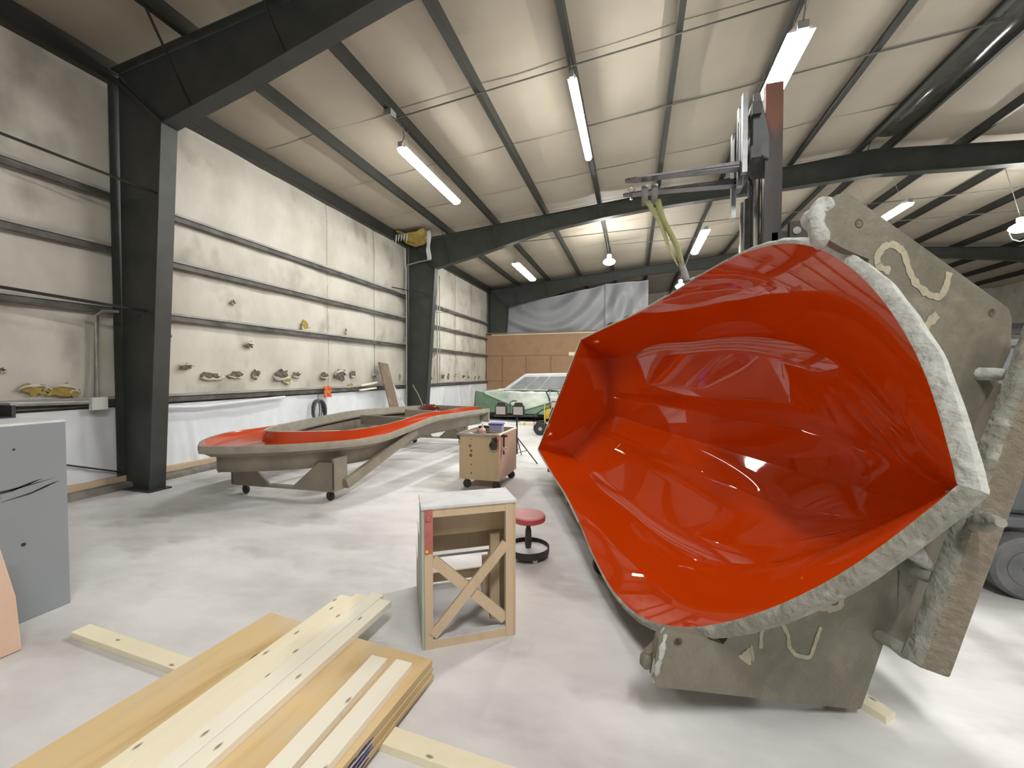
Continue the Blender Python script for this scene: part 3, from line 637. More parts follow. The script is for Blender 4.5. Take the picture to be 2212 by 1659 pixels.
# transverse frame plates near the bow, mirrored pair
def plate(side):
    out = [(0.93, -0.13), (0.925, 0.0), (0.935, 0.12), (1.04, 0.17), (1.10, 0.155), (1.165, 0.085), (1.0, -0.884), (0.96, -0.923), (0.814, -0.974), (0.62, -0.955)]
    if side < 0: out = [(0.93, -0.13), (0.93, 0.0), (0.95, 0.15), (1.0, 0.165), (1.17, 0.125), (1.20, 0.09), (1.012, -0.875), (1.0, -0.89), (0.69, -0.882), (0.55, -0.90)]
    st = station(4.5 / HL, 0.05)
    inner = [p for p in st if p[0] > 0.02]
    inner = [p for p in inner if p[1] < -0.2]
    poly = out + [(0.47, -0.93), (0.25, -0.95)] + [(max(y - 0.02, 0.02), z) for y, z in inner]
    P = [(4.46, side * y, z) for y, z in poly]
    o = MB().prism(P, (0.04, 0, 0)).build('frame_plate', 'glass', hm, bevel=0.006)
    return o
pu, pl = plate(1), plate(-1)
# folded edge along the plate's outside
for s, pts in ((1, [(1.03, 0.13), (1.09, 0.16), (1.165, 0.085), (1.0, -0.884)]), (-1, [(1.04, 0.12), (1.10, 0.155), (1.19, 0.09), (1.01, -0.884)])):
    p = pu if s == 1 else pl
    MB().tube([(4.46 - 0.02, s * y, z) for y, z in pts], 0.018, 8).build('folded_edge', 'rim' if s == 1 else 'glass', p)
def lump(pts, r, name, m, par, sd):
    MB().tube([Vector(q) + Vector((0.012 * nz(i * 1.7, sd), 0.010 * nz(i * 2.3, sd, 4), 0.010 * nz(i * 1.9, sd, 8))) for i, q in enumerate(pts)], [r * (1 + 0.35 * nz(i * 2.1, sd, 3)) * (0.45 if i in (0, len(pts) - 1) else 1.0) for i in range(len(pts))], 10).build(name, m, par, sharp=70)
lump([(4.475, 0.90 + 0.024 * k, 0.085 + 0.016 * min(k, 5) - 0.010 * max(0, k - 6)) for k in range(10)], 0.040, 'rough_lip', 'rim', pu, 3)
lump([(4.43, 1.00 + 0.02 * k, 0.155 - 0.012 * k) for k in range(8)], 0.055, 'rough_lip', 'rim', pu, 5)
lump([(4.485, -(0.95 + 0.027 * k), 0.145 - 0.004 * k) for k in range(10)], 0.018, 'rough_lip', 'rim', pl, 6)
lump([(4.44, -1.10 - 0.018 * k, 0.155 - 0.006 * k) for k in range(5)], 0.028, 'corner_lump', 'glass', pl, 9)
for p, y, z in ((pu, 1.058, -0.023), (pu, 0.947, -0.809), (pl, -0.984, 0.076)):
    MB().lathe([(0.004, 0), (0.015, 0), (0.019, 0.003), (0.021, 0.0)], 14, Matrix.Translation((4.5, y, z)) @ Matrix.Rotation(R(90), 4, 'Y')).build('bolt_hole', 'dark' if y < 1.2 else 'rim', p)
def mark(pts, wdt, par, sd):
    P = []
    for i in range(len(pts) - 1):
        for k in range(6):
            t = k / 6; a, b = pts[i], pts[i + 1]; P.append((a[0] + (b[0] - a[0]) * t, a[1] + (b[1] - a[1]) * t))
    P.append(pts[-1])
    for _ in range(2): P = [P[0]] + [((P[i - 1][0] + 2 * P[i][0] + P[i + 1][0]) / 4, (P[i - 1][1] + 2 * P[i][1] + P[i + 1][1]) / 4) for i in range(1, len(P) - 1)] + [P[-1]]
    A = []; B = []
    for i, (y, z) in enumerate(P):
        a = P[max(i - 1, 0)]; b = P[min(i + 1, len(P) - 1)]; ty, tz = b[0] - a[0], b[1] - a[1]; l = math.hypot(ty, tz) or 1
        w_ = wdt * (1 + 0.7 * nz(i * 0.45, sd)); x = 4.5025
        A.append((x, y - tz / l * w_, z + ty / l * w_)); B.append((x, y + tz / l * w_ * (1 + 0.4 * nz(i * .9, sd, 5)), z - ty / l * w_))
    MB().strip(A, B).build('paint_squiggle', 'mark', par)
mark([(0.919, -0.247), (0.917, -0.182), (0.957, -0.16), (1.013, -0.175), (1.041, -0.218), (1.027, -0.279), (0.957, -0.336), (0.916, -0.392), (0.895, -0.474), (0.908, -0.53), (0.967, -0.539), (1.033, -0.528)], 0.016, pu, 1)
mark([(0.829, -0.546), (0.767, -0.516), (0.716, -0.515), (0.682, -0.518)], 0.02, pu, 2)
mark([(-0.891, -0.306), (-0.823, -0.279), (-0.775, -0.292), (-0.75, -0.356), (-0.796, -0.412), (-0.842, -0.431), (-0.869, -0.48), (-0.859, -0.552), (-0.786, -0.55), (-0.709, -0.547)], 0.009, pl, 3)
mark([(-0.600, -0.471), (-0.628, -0.505), (-0.620, -0.560), (-0.592, -0.606), (-0.535, -0.592)], 0.014, pl, 4)
mark([(-0.97, -0.25), (-0.93, -0.262), (-0.92, -0.28)], 0.03, pl, 5)
# stand: base beams, struts, rails
bbm = MB().box((4.625, -0.675, -0.975), (4.70, 0.95, -0.825)).build('base_beam', 'glassbrown', hm, bevel=0.012)
MB().grid(lambda u, v: (4.623 + 0.079 * v, -0.672 + 1.62 * u, -0.823 + 0.006 * nz(u * 30, v * 2, 3) + 0.008 * math.sin(math.pi * v)), 90, 7).build('beam_cap', 'rimgrey', bbm)
for y, z in ((0.66, -0.86), (0.31, -0.87), (-0.31, -0.83), (-0.655, -0.84)):
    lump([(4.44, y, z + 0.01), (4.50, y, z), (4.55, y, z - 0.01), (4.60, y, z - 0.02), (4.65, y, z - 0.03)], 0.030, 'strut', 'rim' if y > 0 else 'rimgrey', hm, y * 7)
for y0, y1 in ((-0.66, -0.08), (0.33, 0.66)):
    MB().box((4.455, y0, -1.16), (4.49, y1, -0.80)).build('web_panel', 'taupe', hm)
lump([(4.86, -0.01, -0.70), (4.80, -0.02, -0.74), (4.74, -0.03, -0.78), (4.69, -0.04, -0.83)], 0.040, 'stem_tie', 'rimgrey', hm, 12)
lump([(4.54, -0.20, -0.72), (4.57, -0.235, -0.78), (4.59, -0.27, -0.84)], 0.04, 'resin_drip', 'rim', hm, 13)
for y in (-0.62, 0.62):
    for a_, b_x in (((0.1, 4.6),) if y < 0 else ((0.1, 1.7), (3.7, 4.6))): MB().box((a_, y - 0.05, -1.12), (b_x, y + 0.05, -1.02)).build('base_rail', 'taupe', hm)
for s_ in (0.35, 1.6, 3.35):
    st = station(s_ / HL, 0.04)
    for sd in (1, -1):
        so_ = [p for p in station(s_ / HL, 0.22) if p[0] > 0.4 and p[1] < -0.15][::-1]
        poly = [(s_, sd * y, z) for y, z in st if y > 0.3 and z < -0.12] + [(s_, sd * y, max(z, -1.12)) for y, z in so_ if z > -1.1] + [(s_, sd * 0.55, -1.12)]
        MB().prism(poly, (0.04, 0, 0)).build('frame_plate', 'taupe', hm)
MB().box((0.2, -0.7, -1.14), (0.32, 0.7, -1.02)).build('base_beam', 'taupe', hm)
def caster_local(par, p, down, r, name='caster', wheel='black'):
    p = Vector(p); d = Vector(down).normalized(); a = Vector((0, 0, 1)) if abs(d.z) < 0.9 else Vector((1, 0, 0))
    side = d.cross(a).normalized(); fw = side.cross(d)
    mt = Matrix((fw, side, -d)).transposed().to_4x4(); mt.translation = p
    c = MB().box((-r * 0.45, -r * 0.42, r * 0.95), (r * 0.45, r * 0.42, r * 1.15), mt).box((-r * 0.25, -r * 0.42, -0.1 * r), (r * 0.3, -r * 0.36, r), mt).box((-r * 0.25, r * 0.36, -0.1 * r), (r * 0.3, r * 0.42, r), mt).build(name, 'darkmetal', par)
    MB().lathe([(r * 0.2, -r * 0.3), (r * 0.9, -r * 0.3), (r, -r * 0.22), (r, r * 0.22), (r * 0.9, r * 0.3), (r * 0.2, r * 0.3)], 20, mt @ Matrix.Rotation(R(90), 4, 'X')).build('wheel', wheel, c)
    return c
inv = mw.to_3x3().inverted(); dn = inv @ Vector((0, 0, -1)); mi = mw.inverted()
for wp in ((-0.22, 3.29), (-0.86, 5.45), (-1.24, 6.55)):
    lp = mi @ Vector((wp[0], wp[1], 0.085)); caster_local(hm, lp, dn, 0.085)
    top = lp - dn * 0.1
    MB().beam(top, Vector((lp.x, -1.13, top.z - 0.45)), 0.07, 0.07).build('caster_post', 'taupe', hm)
for s_ in (0.62, 1.25):
    caster_local(hm, (s_, 1.12, -0.22), (0, 1, 0), 0.085, wheel='black')
    MB().box((s_ - 0.05, 0.98, -0.34), (s_ + 0.05, 1.02, -0.14)).build('caster_post', 'taupe', hm)
g1 = gun(0.575, 1); lump([g1 + Vector((-0.12 + 0.06 * k, 0.03, -0.06)) for k in range(5)], 0.05, 'foam_lump', 'rim', hm, 21)

o = MB().box((0, -0.04, 0), (0.10, 0.04, 0.034)).build('wood_wedge', 'pine', None, at(1868, 1524, Z=0.0), R(-50)); tag(o, 'short pine block on the floor under the right corner of the lower mold plate', 'wood block')

# ------------------------------------------------------------------ sling and forklift
FT = at(1403, 415, Z=3.40); FE = HT + E1 * 2.98 + E2 * 1.15
sl = MB(); 
def band(a, b, w_, off, tw=0.0, k0=0.0, k1=1.0, n=14):
    A = []; B = []
    a = Vector(a); b = Vector(b)
    for i in range(n):
        t = k0 + (k1 - k0) * i / (n - 1); p = a.lerp(b, t) + Vector((off * (1 - t * 0.8) + 0.012 * math.sin(t * 9 + off * 40), 0.01 * math.sin(7 * t), 0))
        d = Vector((math.cos(tw * t * 3), math.sin(tw * t * 3), 0)) * w_ / 2; A.append(p - d); B.append(p + d)
    return A, B
A, B = band(FT, FE, 0.055, -0.045, 0.5, 0.1, 0.86); sl.strip(A, B); A, B = band(FT, FE, 0.055, 0.045, -0.4, 0.1, 0.86); sl.strip(A, B)
so = sl.build('lifting_sling', 'strap', solid=0.006); tag(so, 'yellow green webbing sling from the far fork down to the hull edge', 'sling')
m = MB()
for off in (-0.045, 0.045):
    q = FT + Vector((off, 0, 0)); m.strip([q + Vector((-0.03, -0.02, -0.14)), q + Vector((-0.03, -0.085, 0.0)), q + Vector((-0.03, -0.06, 0.045)), q + Vector((-0.03, 0.06, 0.045)), q + Vector((-0.03, 0.085, -0.02))],
            [q + Vector((0.03, -0.02, -0.14)), q + Vector((0.03, -0.085, 0.0)), q + Vector((0.03, -0.06, 0.045)), q + Vector((0.03, 0.06, 0.045)), q + Vector((0.03, 0.085, -0.02))])
m.build('fork_loop', 'greystrap', so, solid=0.006)
A, B = band(FT, FE, 0.05, 0.0, 0.2, 0.84, 1.0, 6); MB().strip(A, B).build('sling_foot', 'greystrap', so, solid=0.02)

fk = empty('forklift', (1.9, 4.25, 0), 0, 'dark grey forklift behind the hull mold, mast raised and forks over the hull', 'forklift')
def L(p): return (p[0] - 1.9, p[1] - 4.25, p[2])
mx = 1.06
for yy, nm in ((4.02, 0), (4.52, 1)):
    MB().prism([L((mx + 0.10, yy - 0.04, 0.15)), L((mx + 0.22, yy - 0.04, 0.15)), L((mx + 0.22, yy + 0.03, 0.15)), L((mx + 0.20, yy + 0.03, 0.15)), L((mx + 0.20, yy - 0.02, 0.15)), L((mx + 0.12, yy - 0.02, 0.15)), L((mx + 0.12, yy + 0.03, 0.15)), L((mx + 0.10, yy + 0.03, 0.15))], (0, 0, 2.65)).build('outer_mast_rail', 'rust', fk)
    MB().box(L((mx + 0.0, yy - 0.02, 0.4)), L((mx + 0.13, yy + 0.05, 4.06))).build('inner_mast_rail', 'rust', fk)
    MB().tube([L((mx - 0.03, yy + 0.08, 0.5)), L((mx - 0.03, yy + 0.08, 3.3))], 0.028, 10).build('lift_cylinder', 'chrome', fk)
MB().box(L((mx + 0.02, 4.06, 3.93)), L((mx + 0.11, 4.49, 4.03))).build('mast_crosshead', 'darkmetal', fk)
MB().box(L((mx + 0.06, 4.0, 2.62)), L((mx + 0.2, 4.55, 2.8))).build('mast_tie', 'darkmetal', fk)
MB().tube([L((mx - 0.05, 4.27, 0.6)), L((mx - 0.05, 4.27, 3.2))], 0.05, 12).build('centre_cylinder', 'darkmetal', fk)
br = MB().box(L((mx + 0.17, 3.93, 2.5)), L((mx + 0.30, 3.99, 2.86))).build('rusty_bracket', 'rust', fk)
MB().lathe([(0.006, 0), (0.028, 0), (0.03, 0.008), (0.018, 0.01)], 14, Matrix.Translation(L((mx + 0.22, 3.93, 2.78))) @ Matrix.Rotation(R(90), 4, 'X')).build('bracket_bolt', 'galv', br)
# carriage, guide plates and backrest bars
for z in (3.42, 3.78): MB().box(L((mx - 0.12, 3.92, z)), L((mx - 0.05, 4.66, z + 0.1))).build('carriage_bar', 'darkmetal', fk)
for yy, z0, z1 in ((4.05, 3.35, 4.03), (4.2, 3.3, 4.0), (4.45, 3.1, 3.9)): MB().box(L((mx - 0.17, yy - 0.035, z0)), L((mx - 0.13, yy + 0.03, z1))).build('backrest_bar', 'steelbright', fk)
MB().prism([L((mx + 0.02, 3.97, 3.42)), L((mx - 0.10, 3.97, 3.5)), L((mx - 0.10, 3.97, 3.98)), L((mx - 0.05, 3.97, 3.98)), L((mx + 0.02, 3.97, 3.6))], (0, 0.03, 0)).build('guide_plate', 'greybody', fk)
MB().tube([L((mx - 0.03 + 0.02 * math.sin(k), 4.32 - 0.03 * math.cos(k * 0.8), 3.2 + 0.07 * k)) for k in range(11)], 0.016, 7).build('hydraulic_hose', 'black', fk)
MB().lathe([(0.02, -0.03), (0.07, -0.03), (0.07, 0.03), (0.02, 0.03)], 18, Matrix.Translation(L((mx - 0.04, 4.36, 3.55))) @ Matrix.Rotation(R(90), 4, 'X')).build('chain_wheel', 'darkmetal', fk)
for yy, zz, nm in ((4.15, 3.455, 0), (4.37, 3.40, 1)):
    tip = at(1350, 393, Y=yy) if nm == 0 else at(1346, 424, Y=yy)
    x0 = tip.x; zt = tip.z
    m = MB(); m.prism([L((x0, yy - 0.03, zt)), L((x0 + 0.10, yy - 0.055, zt)), L((mx - 0.13, yy - 0.06, zz)), L((mx - 0.13, yy + 0.06, zz)), L((x0 + 0.10, yy + 0.055, zt)), L((x0, yy + 0.03, zt))], (0, 0, 0.012))
    m.prism([L((x0 + 0.02, yy - 0.05, zt + 0.01)), L((mx - 0.13, yy - 0.05, zz - 0.02)), L((mx - 0.13, yy - 0.05, zz + 0.035)), L((x0 + 0.3, yy - 0.05, zt + 0.018))], (0, 0.1, 0))
    m.box(L((mx - 0.17, yy - 0.05, zz - 0.02)), L((mx - 0.125, yy + 0.05, zz + 0.42)))
    f_ = m.build('fork', 'forksteel', fk)
    if nm == 1:
        q = at(1364, 410, Y=yy)
        MB().tube([L((q.x + 0.028 * math.cos(t), yy, q.z + 0.028 * math.sin(t))) for t in [2 * math.pi * k / 12 for k in range(13)]], 0.008, 6).build('eye_bolt', 'chrome', f_)
        MB().tube([L((q.x, yy, q.z - 0.03)), L((q.x, yy, q.z - 0.1))], 0.012, 8).build('bolt_shank', 'chrome', f_)
# truck body
MB().box(L((1.45, 3.92, 0.16)), L((2.95, 4.6, 0.55))).build('chassis', 'greybody', fk, bevel=0.02)
MB().box(L((2.05, 3.85, 0.48)), L((3.3, 4.65, 0.56))).build('fender', 'greybody', fk, bevel=0.015)
MB().box(L((2.1, 3.95, 0.56)), L((2.6, 4.55, 1.05))).build('engine_cover', 'orange', fk, bevel=0.04)
MB().prism([L((2.55, 3.92, 0.56)), L((3.3, 3.92, 0.56)), L((3.35, 3.92, 0.9)), L((3.2, 3.92, 1.2)), L((2.62, 3.92, 1.2))], (0, 0.68, 0)).build('counterweight', 'greybody', fk, bevel=0.04)
for x, yy in ((1.55, 3.98), (1.55, 4.52), (3.22, 3.98), (3.22, 4.52)): MB().box(L((x - 0.03, yy - 0.03, 0.5)), L((x + 0.03, yy + 0.03, 1.93))).build('guard_post', 'black', fk)
m = MB()
for k in range(9): m.box(L((1.5 + 0.21 * k, 3.95, 1.93)), L((1.54 + 0.21 * k, 4.55, 1.97)))
m.box(L((1.5, 3.93, 1.93)), L((3.27, 3.97, 1.97))).box(L((1.5, 4.53, 1.93)), L((3.27, 4.57, 1.97))).build('overhead_guard', 'black', fk)
for x, yy, r in ((1.62, 3.93, 0.26), (1.62, 4.58, 0.26), (2.68, 3.82, 0.225), (2.68, 4.58, 0.225)):
    wm = Matrix.Translation(L((x, yy, r))) @ Matrix.Rotation(R(90), 4, 'X')
    wo = MB().lathe([(r * 0.55, -0.07), (r * 0.9, -0.085), (r, -0.06), (r, 0.06), (r * 0.9, 0.085), (r * 0.55, 0.07)], 30, wm).build('tyre', mat('grey_tyre', (0.12, 0.125, 0.135), (0.19, 0.195, 0.205), scale=6, rough=0.7), fk)
    MB().lathe([(0.03, -0.05), (r * 0.25, -0.05), (r * 0.5, -0.03), (r * 0.58, -0.075), (r * 0.58, 0.075), (r * 0.5, 0.03), (r * 0.25, 0.06), (r * 0.12, 0.09), (0.01, 0.09)], 24, wm).build('rim', 'greybody', wo)
bn = empty('plastic_bin', (2.78, 4.1, 1.2), 0, 'grey plastic bin with a lipped edge at the right behind the upper mold plate', 'bin')
MB().prism([(-0.21, -0.2, 0), (0.25, -0.2, 0), (0.25, 0.2, 0), (-0.21, 0.2, 0)], (0, 0, 0.62)).build('bin_body', 'greymetal', bn, bevel=0.03)
MB().box((-0.245, -0.235, 0.60), (0.285, 0.235, 0.65)).build('bin_lip', 'greymetal', bn, bevel=0.012)

# ------------------------------------------------------------------ deck mold on its trolley
DA = -0.15
dm = empty('deck_mold', (-4.672, 3.4145, 0), DA, 'long grey boat deck mold with red deck surface on a low wheeled frame', 'boat mold')
DL, DS = 5.20, 0.942
KZ = [0, .15, .3, .45, .6, .7, .8, 1.0]; VZ = [0.783, 0.77, 0.758, 0.822, 0.885, 0.874, 0.872, 0.84]
KCo = [0, .05, .15, .3, .5, .7, .85, 1.0]; VC = [0.0, 0.36, 0.70, 0.86, 0.78, 0.72, 0.60, 0.60]
S0c = 0.148
def drim(s): return DS * max(0, hermite(KG, GB, 1 - s))
def dz(s): return hermite(KZ, VZ, s)
def dcoam(t): return max(0, hermite([math.sqrt(k) for k in KCo], VC, math.sqrt(t)))
NT = 70
TS = [(k / (NT - 1)) ** 2 for k in range(NT)]
def loop(fn):      # fn(t, side) -> point, port stern -> bow -> starboard stern
    return [fn(t, -1) for t in TS[::-1]] + [fn(t, 1) for t in TS[1:]]
def edge(off, dz_):
    def f(t, sd):
        s = t; w_ = drim(s)
        e = 0.004; a = (drim(max(0, s - e)), max(0, s - e) * DL); b = (drim(min(1, s + e)), min(1, s + e) * DL)
        ty, tx = b[1] - a[1], b[0] - a[0]; l = math.hypot(tx, ty) or 1; nx, ny = ty / l, -tx / l
        if t == 0: nx, ny = 0, -1
        return (sd * max(0, w_ + nx * off), s * DL + ny * off, dz(s) + dz_)
    return f
def coam(off, dz_, zabs=None):
    def f(t, sd):
        s = S0c + (1 - S0c) * t; c = dcoam(t); h = 0.08 - 0.045 * min(1, t * 2)
        return (sd * max(0, c + off if t > 0 else 0), s * DL - (off if t == 0 else off * max(0, 1 - 8 * t)), dz(s) + (h if dz_ is None else dz_))
    return f
Lr = lambda a, b: MB().strip(loop(a), loop(b))
m = MB()
seq = [loop(edge(0.0, 0.0)), loop(edge(-0.03, -0.055)), loop(edge(-0.07, -0.075)), loop(coam(0.05, -0.075)), loop(coam(0.015, -0.06)), loop(coam(0.0, None))]
for a, b in zip(seq[:-1], seq[1:]): m.strip(a, b)
m.build('deck_surface', 'paintdeck', dm, sharp=40)
m = MB(); seq = [loop(edge(0.0, 0.0)), loop(edge(0.035, 0.002)), loop(edge(0.045, -0.03)), loop(edge(0.035, -0.085)), loop(edge(-0.02, -0.10))]
for a, b in zip(seq[:-1], seq[1:]): m.strip(a, b)
m.build('outer_flange', 'taupelight', dm, sharp=40)
m = MB(); seq = [loop(edge(-0.02, -0.095)), loop(edge(-0.10, -0.14)), loop(edge(-0.17, -0.15)), loop(edge(-0.18, -0.34))]
for a, b in zip(seq[:-1], seq[1:]): m.strip(a, b)
m.build('side_skirt', 'taupe', dm, sharp=30, solid=0.012)
m = MB(); seq = [loop(coam(0.0, None)), loop(coam(-0.03, None)), loop(coam(-0.035, -0.08)), loop(coam(-0.01, -0.11))]
for a, b in zip(seq[:-1], seq[1:]): m.strip(a, b)
m.build('coaming_back', 'taupelight', dm, sharp=40)
MB().tube(loop(coam(-0.012, None))[NT - 26:NT + 25], 0.008, 5).build('tape_line', 'cream', dm)
m = MB(); seq = [loop(edge(-0.07, -0.09)), loop(coam(0.05, -0.09))]; m.strip(*seq); m.build('underside', 'taupe', dm)
# stern transom, well corner, cross members
zs = dz(1.0); ws_ = drim(1.0)
MB().box((-ws_ - 0.02, DL - 0.02, zs - 0.3), (ws_ + 0.02, DL + 0.03, zs - 0.015)).build('stern_board', 'taupelight', dm)
MB().box((-ws_ + 0.15, DL - 0.06, zs - 0.06), (ws_ - 0.1, DL - 0.02, zs + 0.03)).build('stern_cap', 'taupe', dm)
wc = []
A = []; B = []
for k in range(16):
    t = k / 15; a = R(180 + 90 * t); cx, cyy = -0.28, DL - 0.42
    A.append((cx + 0.26 * math.cos(a), cyy + 0.26 * math.sin(a), zs + 0.07)); B.append((cx + 0.26 * math.cos(a), cyy + 0.26 * math.sin(a), zs - 0.14))
A = [(-0.54, DL - 0.05, zs + 0.05)] + A + [(0.05, DL - 0.68, zs + 0.05)]; B = [(-0.54, DL - 0.05, zs - 0.14)] + B + [(0.05, DL - 0.68, zs - 0.14)]
MB().strip(A, B).build('well_corner', 'paintdk', dm, solid=0.02)
MB().box((-0.66, 3.0, 0.66), (0.70, 3.06, 0.83)).build('cross_beam', 'taupe', dm)
MB().box((-0.62, 4.2, 0.66), (0.62, 4.26, 0.84)).build('cross_beam', 'taupelight', dm)
mi_d = dm.matrix_basis.inverted() if False else (Matrix.Translation((-4.672, 3.4145, 0)) @ Matrix.Rotation(DA, 4, 'Z')).inverted()
def D_(p): return mi_d @ Vector(p)
def trolley(xl, xr, yl, yr, zt, wdt, rail=True):
    d = (Vector((xr, yr, 0)) - Vector((xl, yl, 0))); Lh = d.length; d.normalize(); n = Vector((-d.y, d.x, 0))
    def leg(o, sgn):
        P = [(0, 0.14), (0.62 * sgn, 0.14), (0.62 * sgn, 0.165), (0.22 * sgn, zt), (0, zt)]
        base = Vector(o); pts = [D_(base + d * x + Vector((0, 0, z))) for x, z in P]
        e = D_(base + n * 0.03) - D_(base)
        lg = MB().prism(pts, e).build('leg_panel', 'taupe', dm)
        wd = D_(base + n * wdt) - D_(base)
        MB().prism([D_(base + Vector((0, 0, 0.14))), D_(base + d * 0.03 * sgn + Vector((0, 0, 0.14))), D_(base + d * 0.03 * sgn + Vector((0, 0, zt + 0.05))), D_(base + Vector((0, 0, zt + 0.05)))], wd).build('leg_side', 'taupe', dm)
        caster_local(dm, D_(base + d * 0.13 * sgn + n * 0.10 + Vector((0, 0, 0.062))), (0, 0, -1), 0.06)
    leg((xl, yl, 0), 1); leg((xr, yr, 0), -1)
    a = D_((xl, yl, 0.152)); b = D_((xr, yr, 0.152)); MB().beam(a + D_((0, 0.05, 0)) - D_((0, 0, 0)), b + D_((0, 0.05, 0)) - D_((0, 0, 0)), 0.10, 0.025).build('bottom_rail', 'taupe', dm)
trolley(-5.08, -3.52, 4.08, 4.16, 0.50, 0.26)
trolley(-4.98, -3.6, 8.30, 8.42, 0.52, 0.22)
a = D_((-3.50, 4.35, 0.20)); b = D_((-3.30, 5.75, 0.70))
MB().beam(a, b, 0.06, 0.13).build('diagonal_brace', 'taupe', dm)
a = D_((-3.55, 8.45, 0.2)); b = D_((-3.55, 7.6, 0.66)); MB().beam(a, b, 0.06, 0.13).build('diagonal_brace', 'taupe', dm)
MB().box((-0.5, 0.42, 0.36), (-0.42, 4.9, 0.62)).build('side_rail', 'taupe', dm)

# ------------------------------------------------------------------ three-step wooden stool seen from its open back
sb = empty('step_box', (-1.146, 2.085, 0), R(32.1), 'wooden three step box with open X braced back and scuffed white top', 'step stool')
SW, SD, SH = 0.53, 0.25, 0.82
def side_panel(x0, x1, m):
    P = [(0, 0), (0, SH), (SD, SH), (SD, 0.57), (2 * SD, 0.57), (2 * SD, 0.31), (3 * SD, 0.31), (3 * SD, 0)]
    return MB().prism([(x0, y, z) for y, z in P], (x1 - x0, 0, 0)).build('side_panel', m, sb, bevel=0.002)
side_panel(-0.016, 0.0, 'greenpaint'); side_panel(SW, SW + 0.016, 'boxwood')
MB().box((-0.02, -0.012, SH), (SW + 0.02, SD + 0.012, SH + 0.018)).build('top_tread', 'whitepaint', sb, bevel=0.003)
MB().box((-0.02, SD, 0.57), (SW + 0.02, 2 * SD + 0.015, 0.588)).build('middle_tread', 'whitepaint', sb)
MB().box((-0.02, 2 * SD, 0.31), (SW + 0.02, 3 * SD + 0.015, 0.328)).build('bottom_tread', 'whitepaint', sb)
for y, z0, z1 in ((SD - 0.016, 0.57, SH), (2 * SD - 0.016, 0.36, 0.57)): MB().box((0, y, z0), (SW, y + 0.014, z1)).build('riser', 'oldwood', sb)
MB().box((0, 3 * SD - 0.02, 0.02), (SW, 3 * SD, 0.09)).build('rear_rail', 'oldwood', sb)
MB().box((0.045, 0.0, SH - 0.05), (SW - 0.045, 0.03, SH)).build('top_rail', 'oldwood', sb)
ll = MB().box((0, -0.004, 0), (0.048, 0.04, SH)).build('leg', 'oldwood', sb, bevel=0.002)
lp_ = MB().box((0.001, -0.0055, 0.56), (0.047, -0.004, SH)).build('red_paint', 'redpaint', ll); lp_['label'] = 'faded red painted top of the leg'
MB().lathe([(0.004, 0.012), (0.017, 0.01), (0.02, 0.0)], 6, Matrix.Translation((0.024, -0.005, SH - 0.05)) @ Matrix.Rotation(R(90), 4, 'X')).build('bolt_head', 'redpaint', ll)
MB().lathe([(0.003, 0.012), (0.008, 0.008), (0.011, 0.0)], 10, Matrix.Translation((0.014, -0.005, 0.575)) @ Matrix.Rotation(R(90), 4, 'X')).build('yellow_blob', 'yellow', ll)
MB().box((SW - 0.048, -0.004, 0), (SW, 0.04, SH)).build('leg', 'oldwood', sb, bevel=0.002)
for x0, x1 in ((0.04, 0.06), (SW - 0.06, SW - 0.04)):
    for y in (SD - 0.06, 2 * SD - 0.06): MB().box((x0 - 0.04, y, 0), (x1, y + 0.04, 0.56 if y < 0.3 else 0.3)).build('inner_post', 'oldwood', sb)
MB().beam((0.045, 0.018, 0.52), (SW - 0.045, 0.018, 0.10), 0.018, 0.062, up=(0, 0, 1)).build('cross_brace', 'oldwood', sb)
MB().beam((0.045, -0.001, 0.08), (SW - 0.045, -0.001, 0.575), 0.018, 0.058, up=(0, 0, 1)).build('cross_brace', 'oldwood', sb)
MB().box((0.045, 0.0, 0.0), (SW - 0.045, 0.045, 0.05)).build('bottom_rail', 'oldwood', sb)
MB().box((0.045, -0.001, 0.05), (SW - 0.045, 0.046, 0.053)).build('rail_dust', 'whitepaint', sb)

# rolling stool
st = empty('rolling_stool', (-0.875, 3.44, 0), 0, 'round red vinyl shop stool on casters, standing behind the step box', 'stool')
MB().lathe([(0.02, 0.315), (0.13, 0.315), (0.148, 0.325), (0.150, 0.35), (0.147, 0.365)], 36).build('seat_side', 'redvinyl', st)
MB().lathe([(0.147, 0.365), (0.138, 0.375), (0.08, 0.381), (0.005, 0.382)], 36).build('seat_top', 'dust', st)
MB().lathe([(0.02, 0.06), (0.02, 0.29), (0.012, 0.29), (0.012, 0.315)], 16).build('gas_post', 'black', st)
MB().lathe([(0.025, 0.075), (0.03, 0.12), (0.026, 0.24), (0.02, 0.25)], 16).build('post_sleeve', 'darkmetal', st)
MB().lathe([(0.01, 0.055), (0.175, 0.055), (0.178, 0.06), (0.03, 0.078), (0.01, 0.078)], 36).build('tool_tray', 'whitepaint', st)
MB().lathe([(0.172, 0.04), (0.182, 0.04), (0.184, 0.095), (0.178, 0.098), (0.176, 0.056)], 36).build('tray_rim', 'black', st)
for k in range(5):
    a = R(20 + 72 * k); caster_local(st, (0.14 * math.cos(a), 0.14 * math.sin(a), 0.024), (0, 0, -1), 0.024, wheel='lampwhite')

